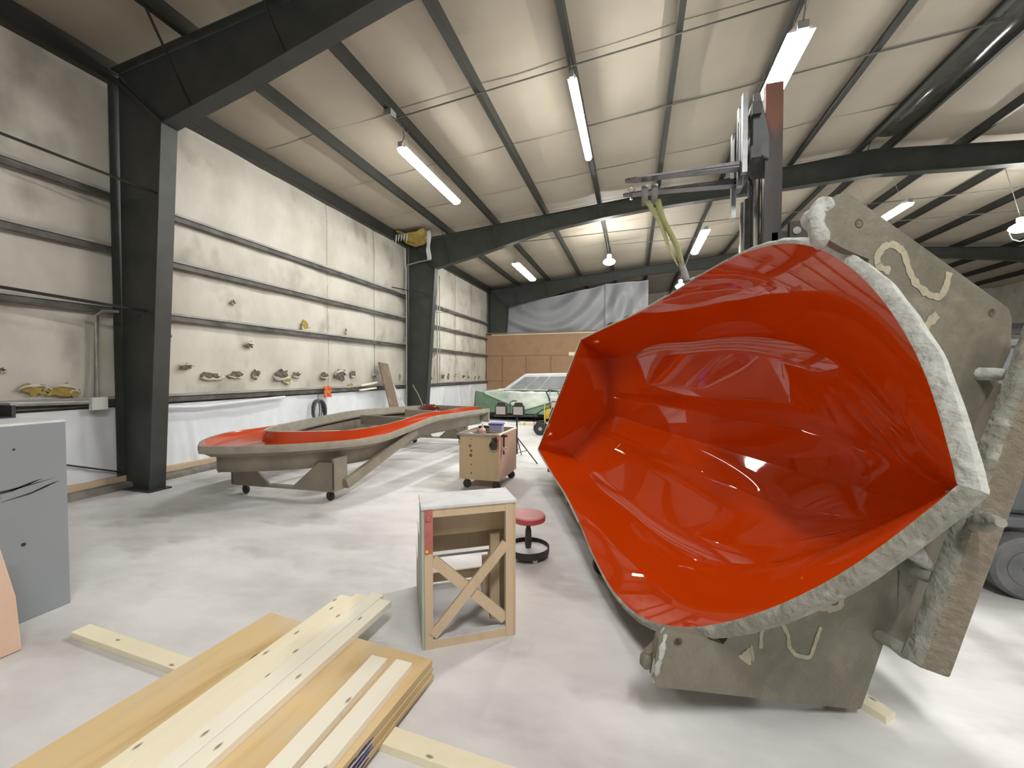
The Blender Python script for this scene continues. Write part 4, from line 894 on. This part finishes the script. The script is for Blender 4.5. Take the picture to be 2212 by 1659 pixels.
# ------------------------------------------------------------------ tool cart and what stands on it
tc_ = empty('tool_cart', (-2.03, 5.64, 0), R(-1.0), 'plywood tool cart on black casters between deck mold and hull', 'cart')
CW, CDp, Z0, Z1 = 0.295, 0.40, 0.135, 0.755
MB().box((-CW, -CDp, Z0), (CW, -CDp + 0.018, Z1)).build('front_panel', 'boxwood', tc_)
MB().box((CW - 0.018, -CDp + 0.018, Z0), (CW, CDp, Z1)).build('side_panel', 'pinkply', tc_)
MB().box((-CW, -CDp + 0.018, Z0), (-CW + 0.018, CDp, Z1)).build('side_panel', 'pinkply', tc_)
MB().box((-CW + 0.018, CDp - 0.018, Z0), (CW - 0.018, CDp, Z1)).build('back_panel', 'boxwood', tc_)
MB().box((-CW + 0.018, -CDp + 0.018, Z0), (CW - 0.018, CDp - 0.018, Z0 + 0.02)).build('bottom', 'boxwood', tc_)
MB().box((-CW + 0.018, -CDp + 0.018, 0.70), (CW - 0.018, CDp - 0.018, 0.715)).build('tray_floor', 'darkmetal', tc_)
m = MB()
for a, b in (((-CW - 0.02, -CDp - 0.012, Z1 + 0.005), (CW + 0.01, -CDp - 0.012, Z1 + 0.005)), ((-CW, -CDp, Z1 + 0.005), (-CW, CDp, Z1 + 0.005)), ((-CW, CDp, Z1 + 0.005), (CW, CDp, Z1 + 0.005))): m.beam(a, b, 0.022, 0.03)
m.build('metal_rim', 'galv', tc_)
MB().beam((CW - 0.005, -CDp, Z1 + 0.012), (CW - 0.005, CDp, Z1 + 0.012), 0.026, 0.02).build('white_rail', 'pinewhite', tc_)
for z, r in ((0.69, 0.008), (0.60, 0.022), (0.535, 0.018), (0.47, 0.024), (0.345, 0.011), (0.225, 0.013)):
    MB().lathe([(0.001, 0.002), (r * 0.7, 0.002), (r, 0.0)], 14, Matrix.Translation((-0.12 + 0.012 * math.sin(z * 40), -CDp - 0.0005, z)) @ Matrix.Rotation(R(90), 4, 'X')).build('stain_spot', mat('brown_stain', (0.12, 0.075, 0.04), (0.22, 0.15, 0.08), scale=40), tc_)
for x in (-CW + 0.09, CW - 0.06):
    for y in (-CDp + 0.07, CDp - 0.07): caster_local(tc_, (x, y, 0.058), (0, 0, -1), 0.058)
MB().beam((-CW - 0.02, -CDp - 0.01, Z1 - 0.01), (-CW + 0.01, -CDp - 0.01, Z1 - 0.07), 0.02, 0.02).build('rim_bracket', 'darkmetal', tc_)
CT = Matrix.Translation((-2.03, 5.64, 0)) @ Matrix.Rotation(R(-1.0), 4, 'Z')
def onc(x, y, z): return CT @ Vector((x, y, z))
tb = empty('plastic_tub', onc(0.06, 0.16, 0.7155), R(5), 'cloudy plastic tub with purple lid standing on the tool cart', 'tub')
MB().prism([(-0.10, -0.075, 0), (0.10, -0.075, 0), (0.10, 0.075, 0), (-0.10, 0.075, 0)], (0, 0, 0.12)).build('tub_body', 'clear', tb, bevel=0.012)
MB().box((-0.11, -0.085, 0.12), (0.11, 0.085, 0.15)).build('tub_lid', 'purple', tb, bevel=0.01)
b_ = empty('pink_bottle', onc(-0.055, -0.12, 0.7155), 0, 'squat bottle of pink liquid in the tool cart tray', 'bottle')
MB().lathe([(0.01, 0), (0.045, 0), (0.048, 0.02), (0.048, 0.075), (0.03, 0.10), (0.014, 0.11)], 20).build('bottle_body', 'pinkbottle', b_)
MB().lathe([(0.015, 0.108), (0.016, 0.135), (0.008, 0.175), (0.003, 0.18)], 14).build('nozzle', 'lampwhite', b_)
o = MB().grid(lambda u, v: ((u - 0.5) * 0.16, (v - 0.5) * 0.12, 0.035 + 0.035 * math.exp(-((u - .5) ** 2 + (v - .5) ** 2) * 9) + 0.02 * nz(u * 5, v * 5, 1)), 14, 12).build('white_rag', 'wrap', None, onc(-0.18, -0.26, 0.692), 0.3, solid=0.006); tag(o, 'crumpled white rag in the front left of the cart tray', 'rag')
o = MB().box((-0.14, -0.012, 0), (0.14, 0.012, 0.02)).build('wood_ruler', 'yellow', None, onc(0.12, -0.16, 0.728), R(40)); tag(o, 'yellow folding rule lying across the right side of the cart tray', 'ruler')
sp = empty('spray_gun', onc(-0.17, 0.25, 0.7155), 0, 'dark metal spray gun lying at the back of the cart tray', 'tool')
MB().tube([(-0.09, 0, 0.06), (0.0, 0, 0.075), (0.10, 0, 0.07)], 0.02, 10).build('gun_body', 'darkmetal', sp)
MB().tube([(0.0, 0, 0.07), (0.02, -0.01, 0.0)], 0.018, 8).build('gun_handle', 'darkmetal', sp)
ds = empty('disc_sander', onc(CW - 0.035, -CDp - 0.045, 0.63), 0, 'round disc sander hanging from the front right corner of the cart', 'power tool')
rx = Matrix.Rotation(R(90), 4, 'X')
MB().lathe([(0.01, -0.02), (0.055, -0.02), (0.06, -0.01), (0.06, 0.015), (0.03, 0.03), (0.01, 0.03)], 22, Matrix.Translation((-0.025, 0, 0)) @ rx).build('sanding_disc', 'black', ds)
MB().lathe([(0.03, 0.0), (0.034, 0.03), (0.03, 0.09), (0.012, 0.1)], 16, Matrix.Translation((-0.02, 0.0, 0.02))).build('motor_body', 'darkmetal', ds)
MB().tube([(0.0, 0, 0.11), (0.02, 0.0, 0.13), (0.035, -0.01, 0.09), (0.03, -0.01, -0.03), (0.01, 0, -0.06)], 0.012, 8).build('pink_hose', 'redpaint', ds)
cl_ = empty('bar_clamp', onc(CW + 0.035, -CDp + 0.10, 0.61), 0, 'rusty clamp hanging on the right side of the cart near its front corner', 'clamp')
MB().box((-0.012, -0.008, -0.12), (0.012, 0.008, 0.16)).build('clamp_bar', 'rust', cl_)
MB().box((-0.035, -0.015, 0.12), (0.05, 0.015, 0.15)).build('fixed_jaw', 'rust', cl_)
MB().box((-0.03, -0.018, -0.06), (0.05, 0.018, -0.02)).tube([(0.0, -0.01, -0.04), (0.05, -0.02, -0.09)], 0.014, 8).build('screw_jaw', 'tan', cl_)

# ------------------------------------------------------------------ grey cabinet, peach panel
cb_ = empty('grey_cabinet', (-4.33, 1.2, 0), 0, 'tall grey painted box cabinet at the left edge of the view', 'cabinet')
cbo = MB().box((-0.57, -0.75, 0), (0.57, 0.62, 1.27)).build('cabinet_body', 'greymetal', cb_, bevel=0.004)
MB().box((-0.57, -0.75, 1.27), (0.57, 0.62, 1.284)).build('cabinet_top', 'whitepaint', cb_)
for z0, y0, y1, dz_ in ((0.86, 0.16, 0.56, 0.035), (0.845, 0.22, 0.50, 0.06), (0.80, 0.30, 0.58, 0.07)):
    MB().prism([(0.5712, y0, z0), (0.5712, (y0 + y1) / 2, z0 + dz_ * 0.4), (0.5712, y1, z0 + dz_), (0.5712, y1 - 0.04, z0 + dz_ - 0.006), (0.5712, (y0 + y1) / 2, z0 + dz_ * 0.4 - 0.012)], (0.0008, 0, 0)).build('scuff_mark', 'darkmetal', cb_)
for y, z, r in ((0.40, 0.50, 0.012), (0.37, 1.12, 0.007), (0.3, 0.83, 0.007)):
    MB().lathe([(0.001, 0.001), (r, 0.001), (r, 0)], 12, Matrix.Translation((0.571, y, z)) @ Matrix.Rotation(R(90), 4, 'Y')).build('screw_hole', 'black', cb_)
ty = empty('metal_tray', (-4.75, 1.55, 1.284), R(0), 'dark metal tray lying on top of the grey cabinet', 'tray')
m = MB().box((-0.12, -0.9, 0.0), (0.5, 0.24, 0.01)).box((-0.12, 0.22, 0.01), (0.5, 0.24, 0.09)).box((-0.12, -0.9, 0.01), (-0.1, 0.24, 0.09)).build('tray_body', 'darkmetal', ty)
MB().box((-0.13, 0.215, 0.09), (0.5, 0.25, 0.105)).build('tray_edge', 'galv', ty)
o = MB().grid(lambda u, v: (-0.25 + 0.5 * u, -0.4 + 0.85 * v, 0.012 + 0.02 * nz(u * 2, v * 3) + 0.03 * u), 10, 16).build('cardboard_sheet', 'whitepaint', None, (-4.75, 1.15, 1.38), R(6), solid=0.004); tag(o, 'curled white card sheet lying across the dark tray on the cabinet', 'sheet')
pn = MB()
P = []
for k in range(13):
    a = math.pi * k / 12; P.append((-0.30 + 0.16 * math.cos(a), 0.30 * math.sin(a) if False else 0.22 + 0.26 * math.sin(a)))
poly = [(0.0, 0.0), (0.0, 0.30), (-0.045, 0.645), (-0.75, 0.66), (-0.75, 0.0), (-0.46, 0.0)] + [(-0.46, 0.22)] + [(-0.30 - 0.16 * math.cos(math.pi * k / 10), 0.22 + 0.2 * math.sin(math.pi * k / 10)) for k in range(1, 10)] + [(-0.14, 0.22), (-0.14, 0.0)]
pn.prism([(0.10 - 0.16 * z, y, z) for y, z in poly], (0.035, 0, 0.004))
o = pn.build('peach_panel', 'tan', None, (-3.52, 1.43, 0), R(-3), bevel=0.006); tag(o, 'peach coloured board with a cut-out leaning against the grey cabinet', 'board')

# ------------------------------------------------------------------ lumber pile in the foreground
LYAW = math.atan2(0.997, 0.080)      # direction of the pile
def board(cx, cy, z, Lb, wd, th, yaw, m, name, label, cat, group=None, bev=0.003):
    o = MB().box((-Lb / 2, -wd / 2, 0), (Lb / 2, wd / 2, th)).build(name, m, None, (cx, cy, z), yaw, bevel=bev)
    return tag(o, label, cat, group)
by = math.atan2(-0.13, 2.7)
o = MB().box((0, -0.045, 0), (3.0, 0.045, 0.038)).build('bearer_board', 'pine', None, (-3.25, 1.615, 0.0), by, bevel=0.003); tag(o, 'two by four bearer lying crosswise on the floor under the plywood stack', 'board')
dl = Vector((0.080, 0.997, 0)).normalized(); dn_ = Vector((dl.y, -dl.x, 0))
FLc = Vector((-2.13, 1.95, 0)); 
SHEETN = ['bottom', 'second from the bottom', 'middle', 'second from the top', 'topmost, golden grained']
for k in range(5):
    z = 0.0385 + 0.01905 * k; j = [0.004, -0.001, 0.0015, -0.002, 0.0][k]
    rt = empty('plywood_sheet', FLc + dl * (j * 1.5) + dn_ * j, math.atan2(dl.y, dl.x) - math.pi / 2, f'{SHEETN[k]} sheet of the plywood stack in the foreground', 'plywood', 'plywood sheets in the stack')
    rt.location.z = z
    MB().box((0, -2.44, 0.0005), (1.155, 0.0, 0.0185)).build('edge_plies', 'plyedge', rt)
    MB().box((0.0, -2.44, 0.0185), (1.155, 0.0, 0.019)).build('face_veneer', 'ply', rt)
    if k in (1, 2, 3, 0):
        rr = random.Random(k)
        m = MB()
        for i in range(22):
            y = -0.50 - rr.random() * 0.22; l = 0.02 + rr.random() * 0.05; zz = 0.001 + rr.random() * 0.008
            m.prism([(1.1555, y, zz), (1.1555, y + l, zz + 0.004), (1.1555, y + l * 0.9, zz + 0.010), (1.1555, y + l * 0.1, zz + 0.006)], (0.0006, 0, 0))
        m.build('blue_spray', 'bluepaint', rt)
ZT = 0.0385 + 0.01905 * 5 + 0.0004
TOPL = ['leftmost', 'second from the left', 'third from the left', 'rightmost']
yw = math.atan2(1.23, 0.035)
for k in range(4):
    xl = -1.765 + 0.0905 * k; far = [2.185, 2.225, 2.265, 2.215][k]
    Lb = 3.0; d = Vector((math.cos(yw), math.sin(yw), 0))
    c = Vector((xl, far, 0)) - d * Lb / 2
    board(c.x, c.y, ZT, Lb, 0.088, 0.038, yw, 'pine' if k < 2 else 'pinewhite', 'pine_board', f'{TOPL[k]} of four long pine boards side by side on the plywood', 'board', 'long pine boards on the plywood')
for k, (x, y, lb) in enumerate(((-1.228, 1.755, 'left'), (-1.112, 1.765, 'right'))):
    yw2 = math.atan2(1.0, 0.0); board(x - 0.0, y - 0.8, ZT, 1.6, 0.092, 0.038, yw2 + (-0.03 if k == 0 else -0.055) + 0.02, 'pinewhite', 'short_board', f'{lb} one of the two short white boards at the right side of the plywood top', 'board', 'short white boards on the plywood')

# ------------------------------------------------------------------ things on and along the left wall
XT = -6.955
def tear(px, py, w_, h_, sd, flap='down', yel=False, label=None):
    p = at(px, py, X=XT); rr = random.Random(sd)
    n = 16
    ring = []
    for k in range(n):
        a = 2 * math.pi * k / n; r = 0.55 + 0.75 * rr.random()
        ring.append((0.0, w_ / 2 * math.cos(a) * r, h_ / 2 * math.sin(a) * r))
    rt = empty('torn_patch', p, 0)
    rt.parent = wl
    MB().prism(ring, (0.012, 0, 0)).build('dark_gap', 'fiberyellow' if yel else 'dark', rt)
    sgn = -1 if flap == 'down' else 1
    def fl_(u, v):
        y = -w_ * 0.55 + w_ * 1.1 * u; base = sgn * h_ * 0.42 * math.sqrt(max(0.05, 1 - (2 * u - 1) ** 2))
        c = v * 2.6; rad = h_ * 0.28 * (0.6 + 0.7 * abs(nz(u * 3, sd)))
        return (0.012 + rad * math.sin(c) * 0.55 + 0.01 * nz(u * 4, v * 3, sd), y + 0.2 * h_ * nz(u * 2.5, v * 2.5, sd + 2), base - sgn * rad * (1 - math.cos(c)) * -0.55 * -1 + 0.12 * h_ * nz(u * 5, v * 2, sd + 6))
    MB().grid(fl_, 14, 8).build('torn_flap', 'wallvinyl', rt, solid=0.003)
    return rt
for i, (x, y, w_, h_, fd, ye) in enumerate(((402, 791, 0.22, 0.10, 'up', 0), (458, 813, 0.34, 0.17, 'down', 0), (509, 811, 0.28, 0.13, 'down', 0), (553, 808, 0.16, 0.2, 'down', 0),
        (608, 810, 0.42, 0.27, 'down', 0), (641, 810, 0.22, 0.14, 'down', 0), (620, 822, 0.2, 0.16, 'down', 1), (701, 812, 0.28, 0.16, 'down', 0), (735, 810, 0.40, 0.30, 'up', 0), (762, 808, 0.2, 0.22, 'down', 0), (755, 834, 0.28, 0.14, 'down', 1),
        (538, 745, 0.17, 0.13, 'up', 0), (504, 654, 0.09, 0.10, 'down', 0), (658, 705, 0.22, 0.30, 'down', 1), (747, 717, 0.05, 0.16, 'down', 0), (808, 812, 0.16, 0.10, 'up', 0), (864, 815, 0.07, 0.2, 'down', 1),
        (359, 727, 0.14, 0.16, 'down', 0), (75, 842, 0.26, 0.16, 'up', 1), (130, 842, 0.3, 0.16, 'up', 1), (160, 850, 0.10, 0.12, 'up', 1), (3, 800, 0.06, 0.06, 'down', 0),
        (916, 820, 0.16, 0.15, 'down', 0), (930, 818, 0.24, 0.2, 'down', 0), (957, 812, 0.22, 0.2, 'up', 0), (969, 812, 0.16, 0.26, 'down', 0), (984, 810, 0.10, 0.12, 'down', 0), (1002, 812, 0.22, 0.14, 'up', 0), (1013, 814, 0.10, 0.14, 'up', 0), (1027, 815, 0.14, 0.12, 'down', 0), (1035, 815, 0.12, 0.14, 'down', 0), (938, 768, 0.1, 0.1, 'down', 0), (931, 735, 0.08, 0.1, 'down', 0))):
    tear(x, y, w_, h_, i + 3, fd, ye)
# torn roof insulation over the second column
p0 = at(898, 500, Y=11.3)
ri = empty('torn_roof_insulation', (p0.x, 11.25, 5.62), 0, 'torn yellow insulation hanging from the roof edge above the second column', 'insulation')
MB().grid(lambda u, v: (-0.45 + 0.95 * u, -0.35 + 0.5 * v, 0.25 - 0.42 * math.sin(math.pi * u) * (0.4 + 0.6 * v) * 0.5 - 0.10 * v + 0.09 * nz(u * 4, v * 4, 3)), 22, 14).build('glass_wool', 'fiberyellow', ri, solid=0.05)
for k in range(6):
    x = -0.55 + 0.09 * k; l = 0.2 + 0.22 * abs(nz(k * 1.7, 2)); MB().strip([(x, -0.36, 0.16), (x + 0.02, -0.38, 0.16 - l * 0.6), (x + 0.015, -0.37, 0.16 - l)], [(x + 0.07, -0.36, 0.16), (x + 0.06, -0.37, 0.16 - l * 0.6), (x + 0.03, -0.37, 0.16 - l)]).build('hanging_shred', 'wrap', ri, solid=0.003)
MB().grid(lambda u, v: (0.55 + 0.14 * u + 0.02 * math.sin(8 * v), -0.30 + 0.05 * nz(u * 3, v * 3), 0.2 - 0.85 * v), 6, 16).build('hanging_film', 'wrap', ri, solid=0.003)
# conduits, boxes and pipes on the wall
q = at(880, 580, X=-6.86)
wire = tag(MB().tube([(-6.87, 11.40, 0.4), (-6.84, 11.40, 4.95), (-6.82, 11.42, 5.0), (-6.4, 11.44, 5.08), (-6.0, 11.45, 5.12)], 0.022, 8).build('conduit', 'galv'), 'pale conduit rising up the left edge of the second column', 'conduit')
tag(MB().tube([(-6.86, 3.63, 1.30), (-6.86, 3.66, 2.38), (-6.86, 3.72, 2.44), (-6.86, 3.9, 2.46)], 0.022, 8).build('conduit', 'galv'), 'conduit rising from the outlet box left of the nearest column', 'conduit')
for x, lb in ((at(946, 700, X=-6.86).y, 'left'), (at(951, 700, X=-6.86).y, 'right')):
    tag(MB().tube([(-6.886, x, 1.25), (-6.886, x, 5.2)], 0.02, 8).build('conduit', 'galv'), f'{lb} one of two thin upright pipes on the wall just right of the second column', 'conduit')
o = MB().box((-6.86, 3.55, 1.12), (-6.78, 3.72, 1.29)).build('outlet_box', 'lampwhite', bevel=0.008); tag(o, 'white electrical outlet box on the lowest girt left of the nearest column', 'outlet box')
o = MB().tube([(-6.84, 1.4, 1.30), (-6.84, 3.55, 1.23)], 0.03, 8).build('wall_pipe', 'galv'); tag(o, 'grey pipe running along the lowest girt above the grey cabinet', 'pipe')
o = MB().tube([(-6.86, 4.2, 1.10), (-6.82, 5.0, 1.06), (-6.83, 6.0, 1.10), (-6.86, 6.7, 1.12)], 0.03, 8).build('rolled_film', 'plastic'); tag(o, 'rolled edge of plastic sagging below the lowest girt beside the nearest column', 'plastic roll')
o = MB().tube([(-6.83, 4.15, 1.0), (-6.83, 4.15, 1.22)], 0.05, 8).build('black_sleeve', 'black'); tag(o, 'small black fitting on the wall side of the nearest column at girt height', 'fitting')
o = MB().tube([(-6.88, 3.9, 0.22), (-6.88, 1.9, 1.0)], 0.012, 6).build('brace_rod', 'darkmetal'); tag(o, 'thin dark brace rod slanting across the white plastic beside the cabinet', 'rod')
o = MB().tube([(-6.8, 1.0, 4.30), (-6.1, 3.93, 4.0)], 0.016, 6).build('brace_rod', 'purlin'); tag(o, 'thin rod slanting from the highest girt to the nearest column', 'rod')
o = MB().tube([(-6.8, 1.6, 2.62), (-6.35, 3.93, 2.45)], 0.02, 6).build('brace_rod', 'purlin'); tag(o, 'thin rod slanting from the second girt to the nearest column', 'rod')
o = MB().tube([(-6.85, 10.6, 4.15), (-6.1, 11.5, 4.05)], 0.018, 6).build('brace_rod', 'purlin'); tag(o, 'short rod from the highest girt to the second column', 'rod')
# coiled hose on a hook
hc = empty('hose_coil', at(683, 880, X=-6.86), 0, 'coil of grey and black hose hanging on the white plastic wall behind the deck mold', 'hose')
for k in range(4):
    a0 = 0.10 + 0.018 * k; MB().tube([(0.02 + 0.02 * k, a0 * 1.2 * math.sin(t) + 0.02 * (k - 1.5), 0.12 + (0.30 + 0.02 * k) * (math.cos(t) - 1) * 0.75 + 0.05) for t in [2 * math.pi * j / 28 for j in range(29)]], 0.016 if k < 3 else 0.024, 7).build('hose_loop', 'cable', hc)
MB().tube([(0.05, 0.12, 0.12), (0.06, 0.17, -0.05), (0.06, 0.18, -0.32)], 0.035, 8).build('black_strap', 'black', hc)
MB().tube([(0.05, -0.10, 0.10), (0.06, -0.14, 0.0)], 0.035, 8).build('hose_end', 'black', hc)
MB().tube([(-0.06, 0.0, 0.33), (0.0, 0.0, 0.34), (0.03, 0.0, 0.36), (0.04, 0.02, 0.3), (0.03, 0.02, 0.17)], 0.008, 6).build('hook', 'darkmetal', hc)
# orange rag, torn sticks, planks, cord
o = MB().grid(lambda u, v: (0.03 * math.sin(9 * u) + 0.02 * nz(u * 6, v * 5, 2), (u - 0.5) * 0.22 + 0.03 * nz(v * 4, 1), (v - 0.5) * 0.24 + 0.06 * nz(u * 5, v * 4, 7)), 12, 12).build('orange_rag', 'orange', None, at(707, 846, X=-6.83), 0, solid=0.008); tag(o, 'orange rag hung over the lowest girt', 'rag')
for k, (dy, dz_, a, lb) in enumerate(((0, 0.0, 0.05, 'lower'), (0.05, 0.075, 0.10, 'upper'))):
    o = MB().box((-0.02, -0.35, 0), (0.03, 0.35, 0.045)).build('white_stick', 'pinewhite', None, at(795, 842 - 5 * k, X=-6.84) + Vector((0, dy, dz_)), 0); o.rotation_euler = (a, 0, 0)
    tag(o, f'{lb} of two white wood offcuts lying on the lowest girt left of the leaning plank', 'offcut', 'white offcuts on the girt')
lpk = MB(); a = at(834, 784, X=-6.83); pass
lpo = empty('leaning_plank', (-6.13, 9.85, 0), 0, 'brown stained wide plank leaning on the wall left of the second column', 'plank')
MB().beam((0, 0, 0.01), (-0.70, 0.25, 1.90), 0.42, 0.035, up=(1, 0, 0.3)).build('plank_body', wood('stained_plank', (0.19, 0.145, 0.10), (0.14, 0.105, 0.07), axis=2, rings=1.5, wide=5, grime=(0.28, 0.24, 0.185)), lpo)
o = MB().beam((-6.15, 10.75, 0.0), (-6.84, 10.32, 1.6), 0.05, 0.03).build('leaning_strip', 'pinewhite'); tag(o, 'thin white wood strip leaning on the wall right of the brown plank', 'strip')
o = MB().tube([(-6.62, 11.36, 1.25), (-6.45, 11.40, 0.95), (-6.25, 11.42, 0.5), (-6.1, 11.42, 0.1)], 0.012, 6).build('yellow_rope', 'strap'); tag(o, 'thin yellow rope trailing down in front of the second column foot', 'rope')
o = MB().beam((-6.0, 11.58, 3.52), (-5.25, 11.62, 3.46), 0.05, 0.012).build('bracket_arm', 'galv'); tag(o, 'upper short metal arm sticking out right of the second column', 'bracket')
o = MB().beam((-7.03, 13.0, 3.12), (-5.7, 13.0, 3.10), 0.05, 0.012).build('bracket_arm', 'galv'); tag(o, 'lower longer metal arm sticking out from the wall right of the second column', 'bracket')
# rack of dark stock at the right, far side
rk = empty('storage_rack', (9.6, 9.4, 0), R(20), 'dark storage rack far behind the forklift at the right edge', 'rack')
for x in (-1.6, 1.6):
    for y in (-0.4, 0.4): MB().box((x - 0.05, y - 0.05, 0), (x + 0.05, y + 0.05, 3.6)).build('upright', 'darkmetal', rk)
for z in (0.9, 1.9, 2.9): MB().box((-1.7, -0.5, z), (1.7, 0.5, z + 0.1)).build('shelf', 'taupe', rk)
for z, x, m_ in ((1.0, -0.8, 'taupe'), (2.0, 0.4, 'darkmetal'), (2.0, -1.0, 'greybody'), (3.0, 0.0, 'taupe'), (1.0, 0.7, 'greybody')):
    o = MB().box((x - 0.5, -0.35, 0), (x + 0.5, 0.35, 0.6)).build('stock_crate', m_, None, Vector((9.6, 9.4, z)), R(20), bevel=0.02)
    tag(o, f'dim crate on the far storage rack, shelf at {"lower" if z < 1.5 else "middle" if z < 2.5 else "top"} level {"left" if x < 0 else "right"}', 'crate', 'crates on the far rack')
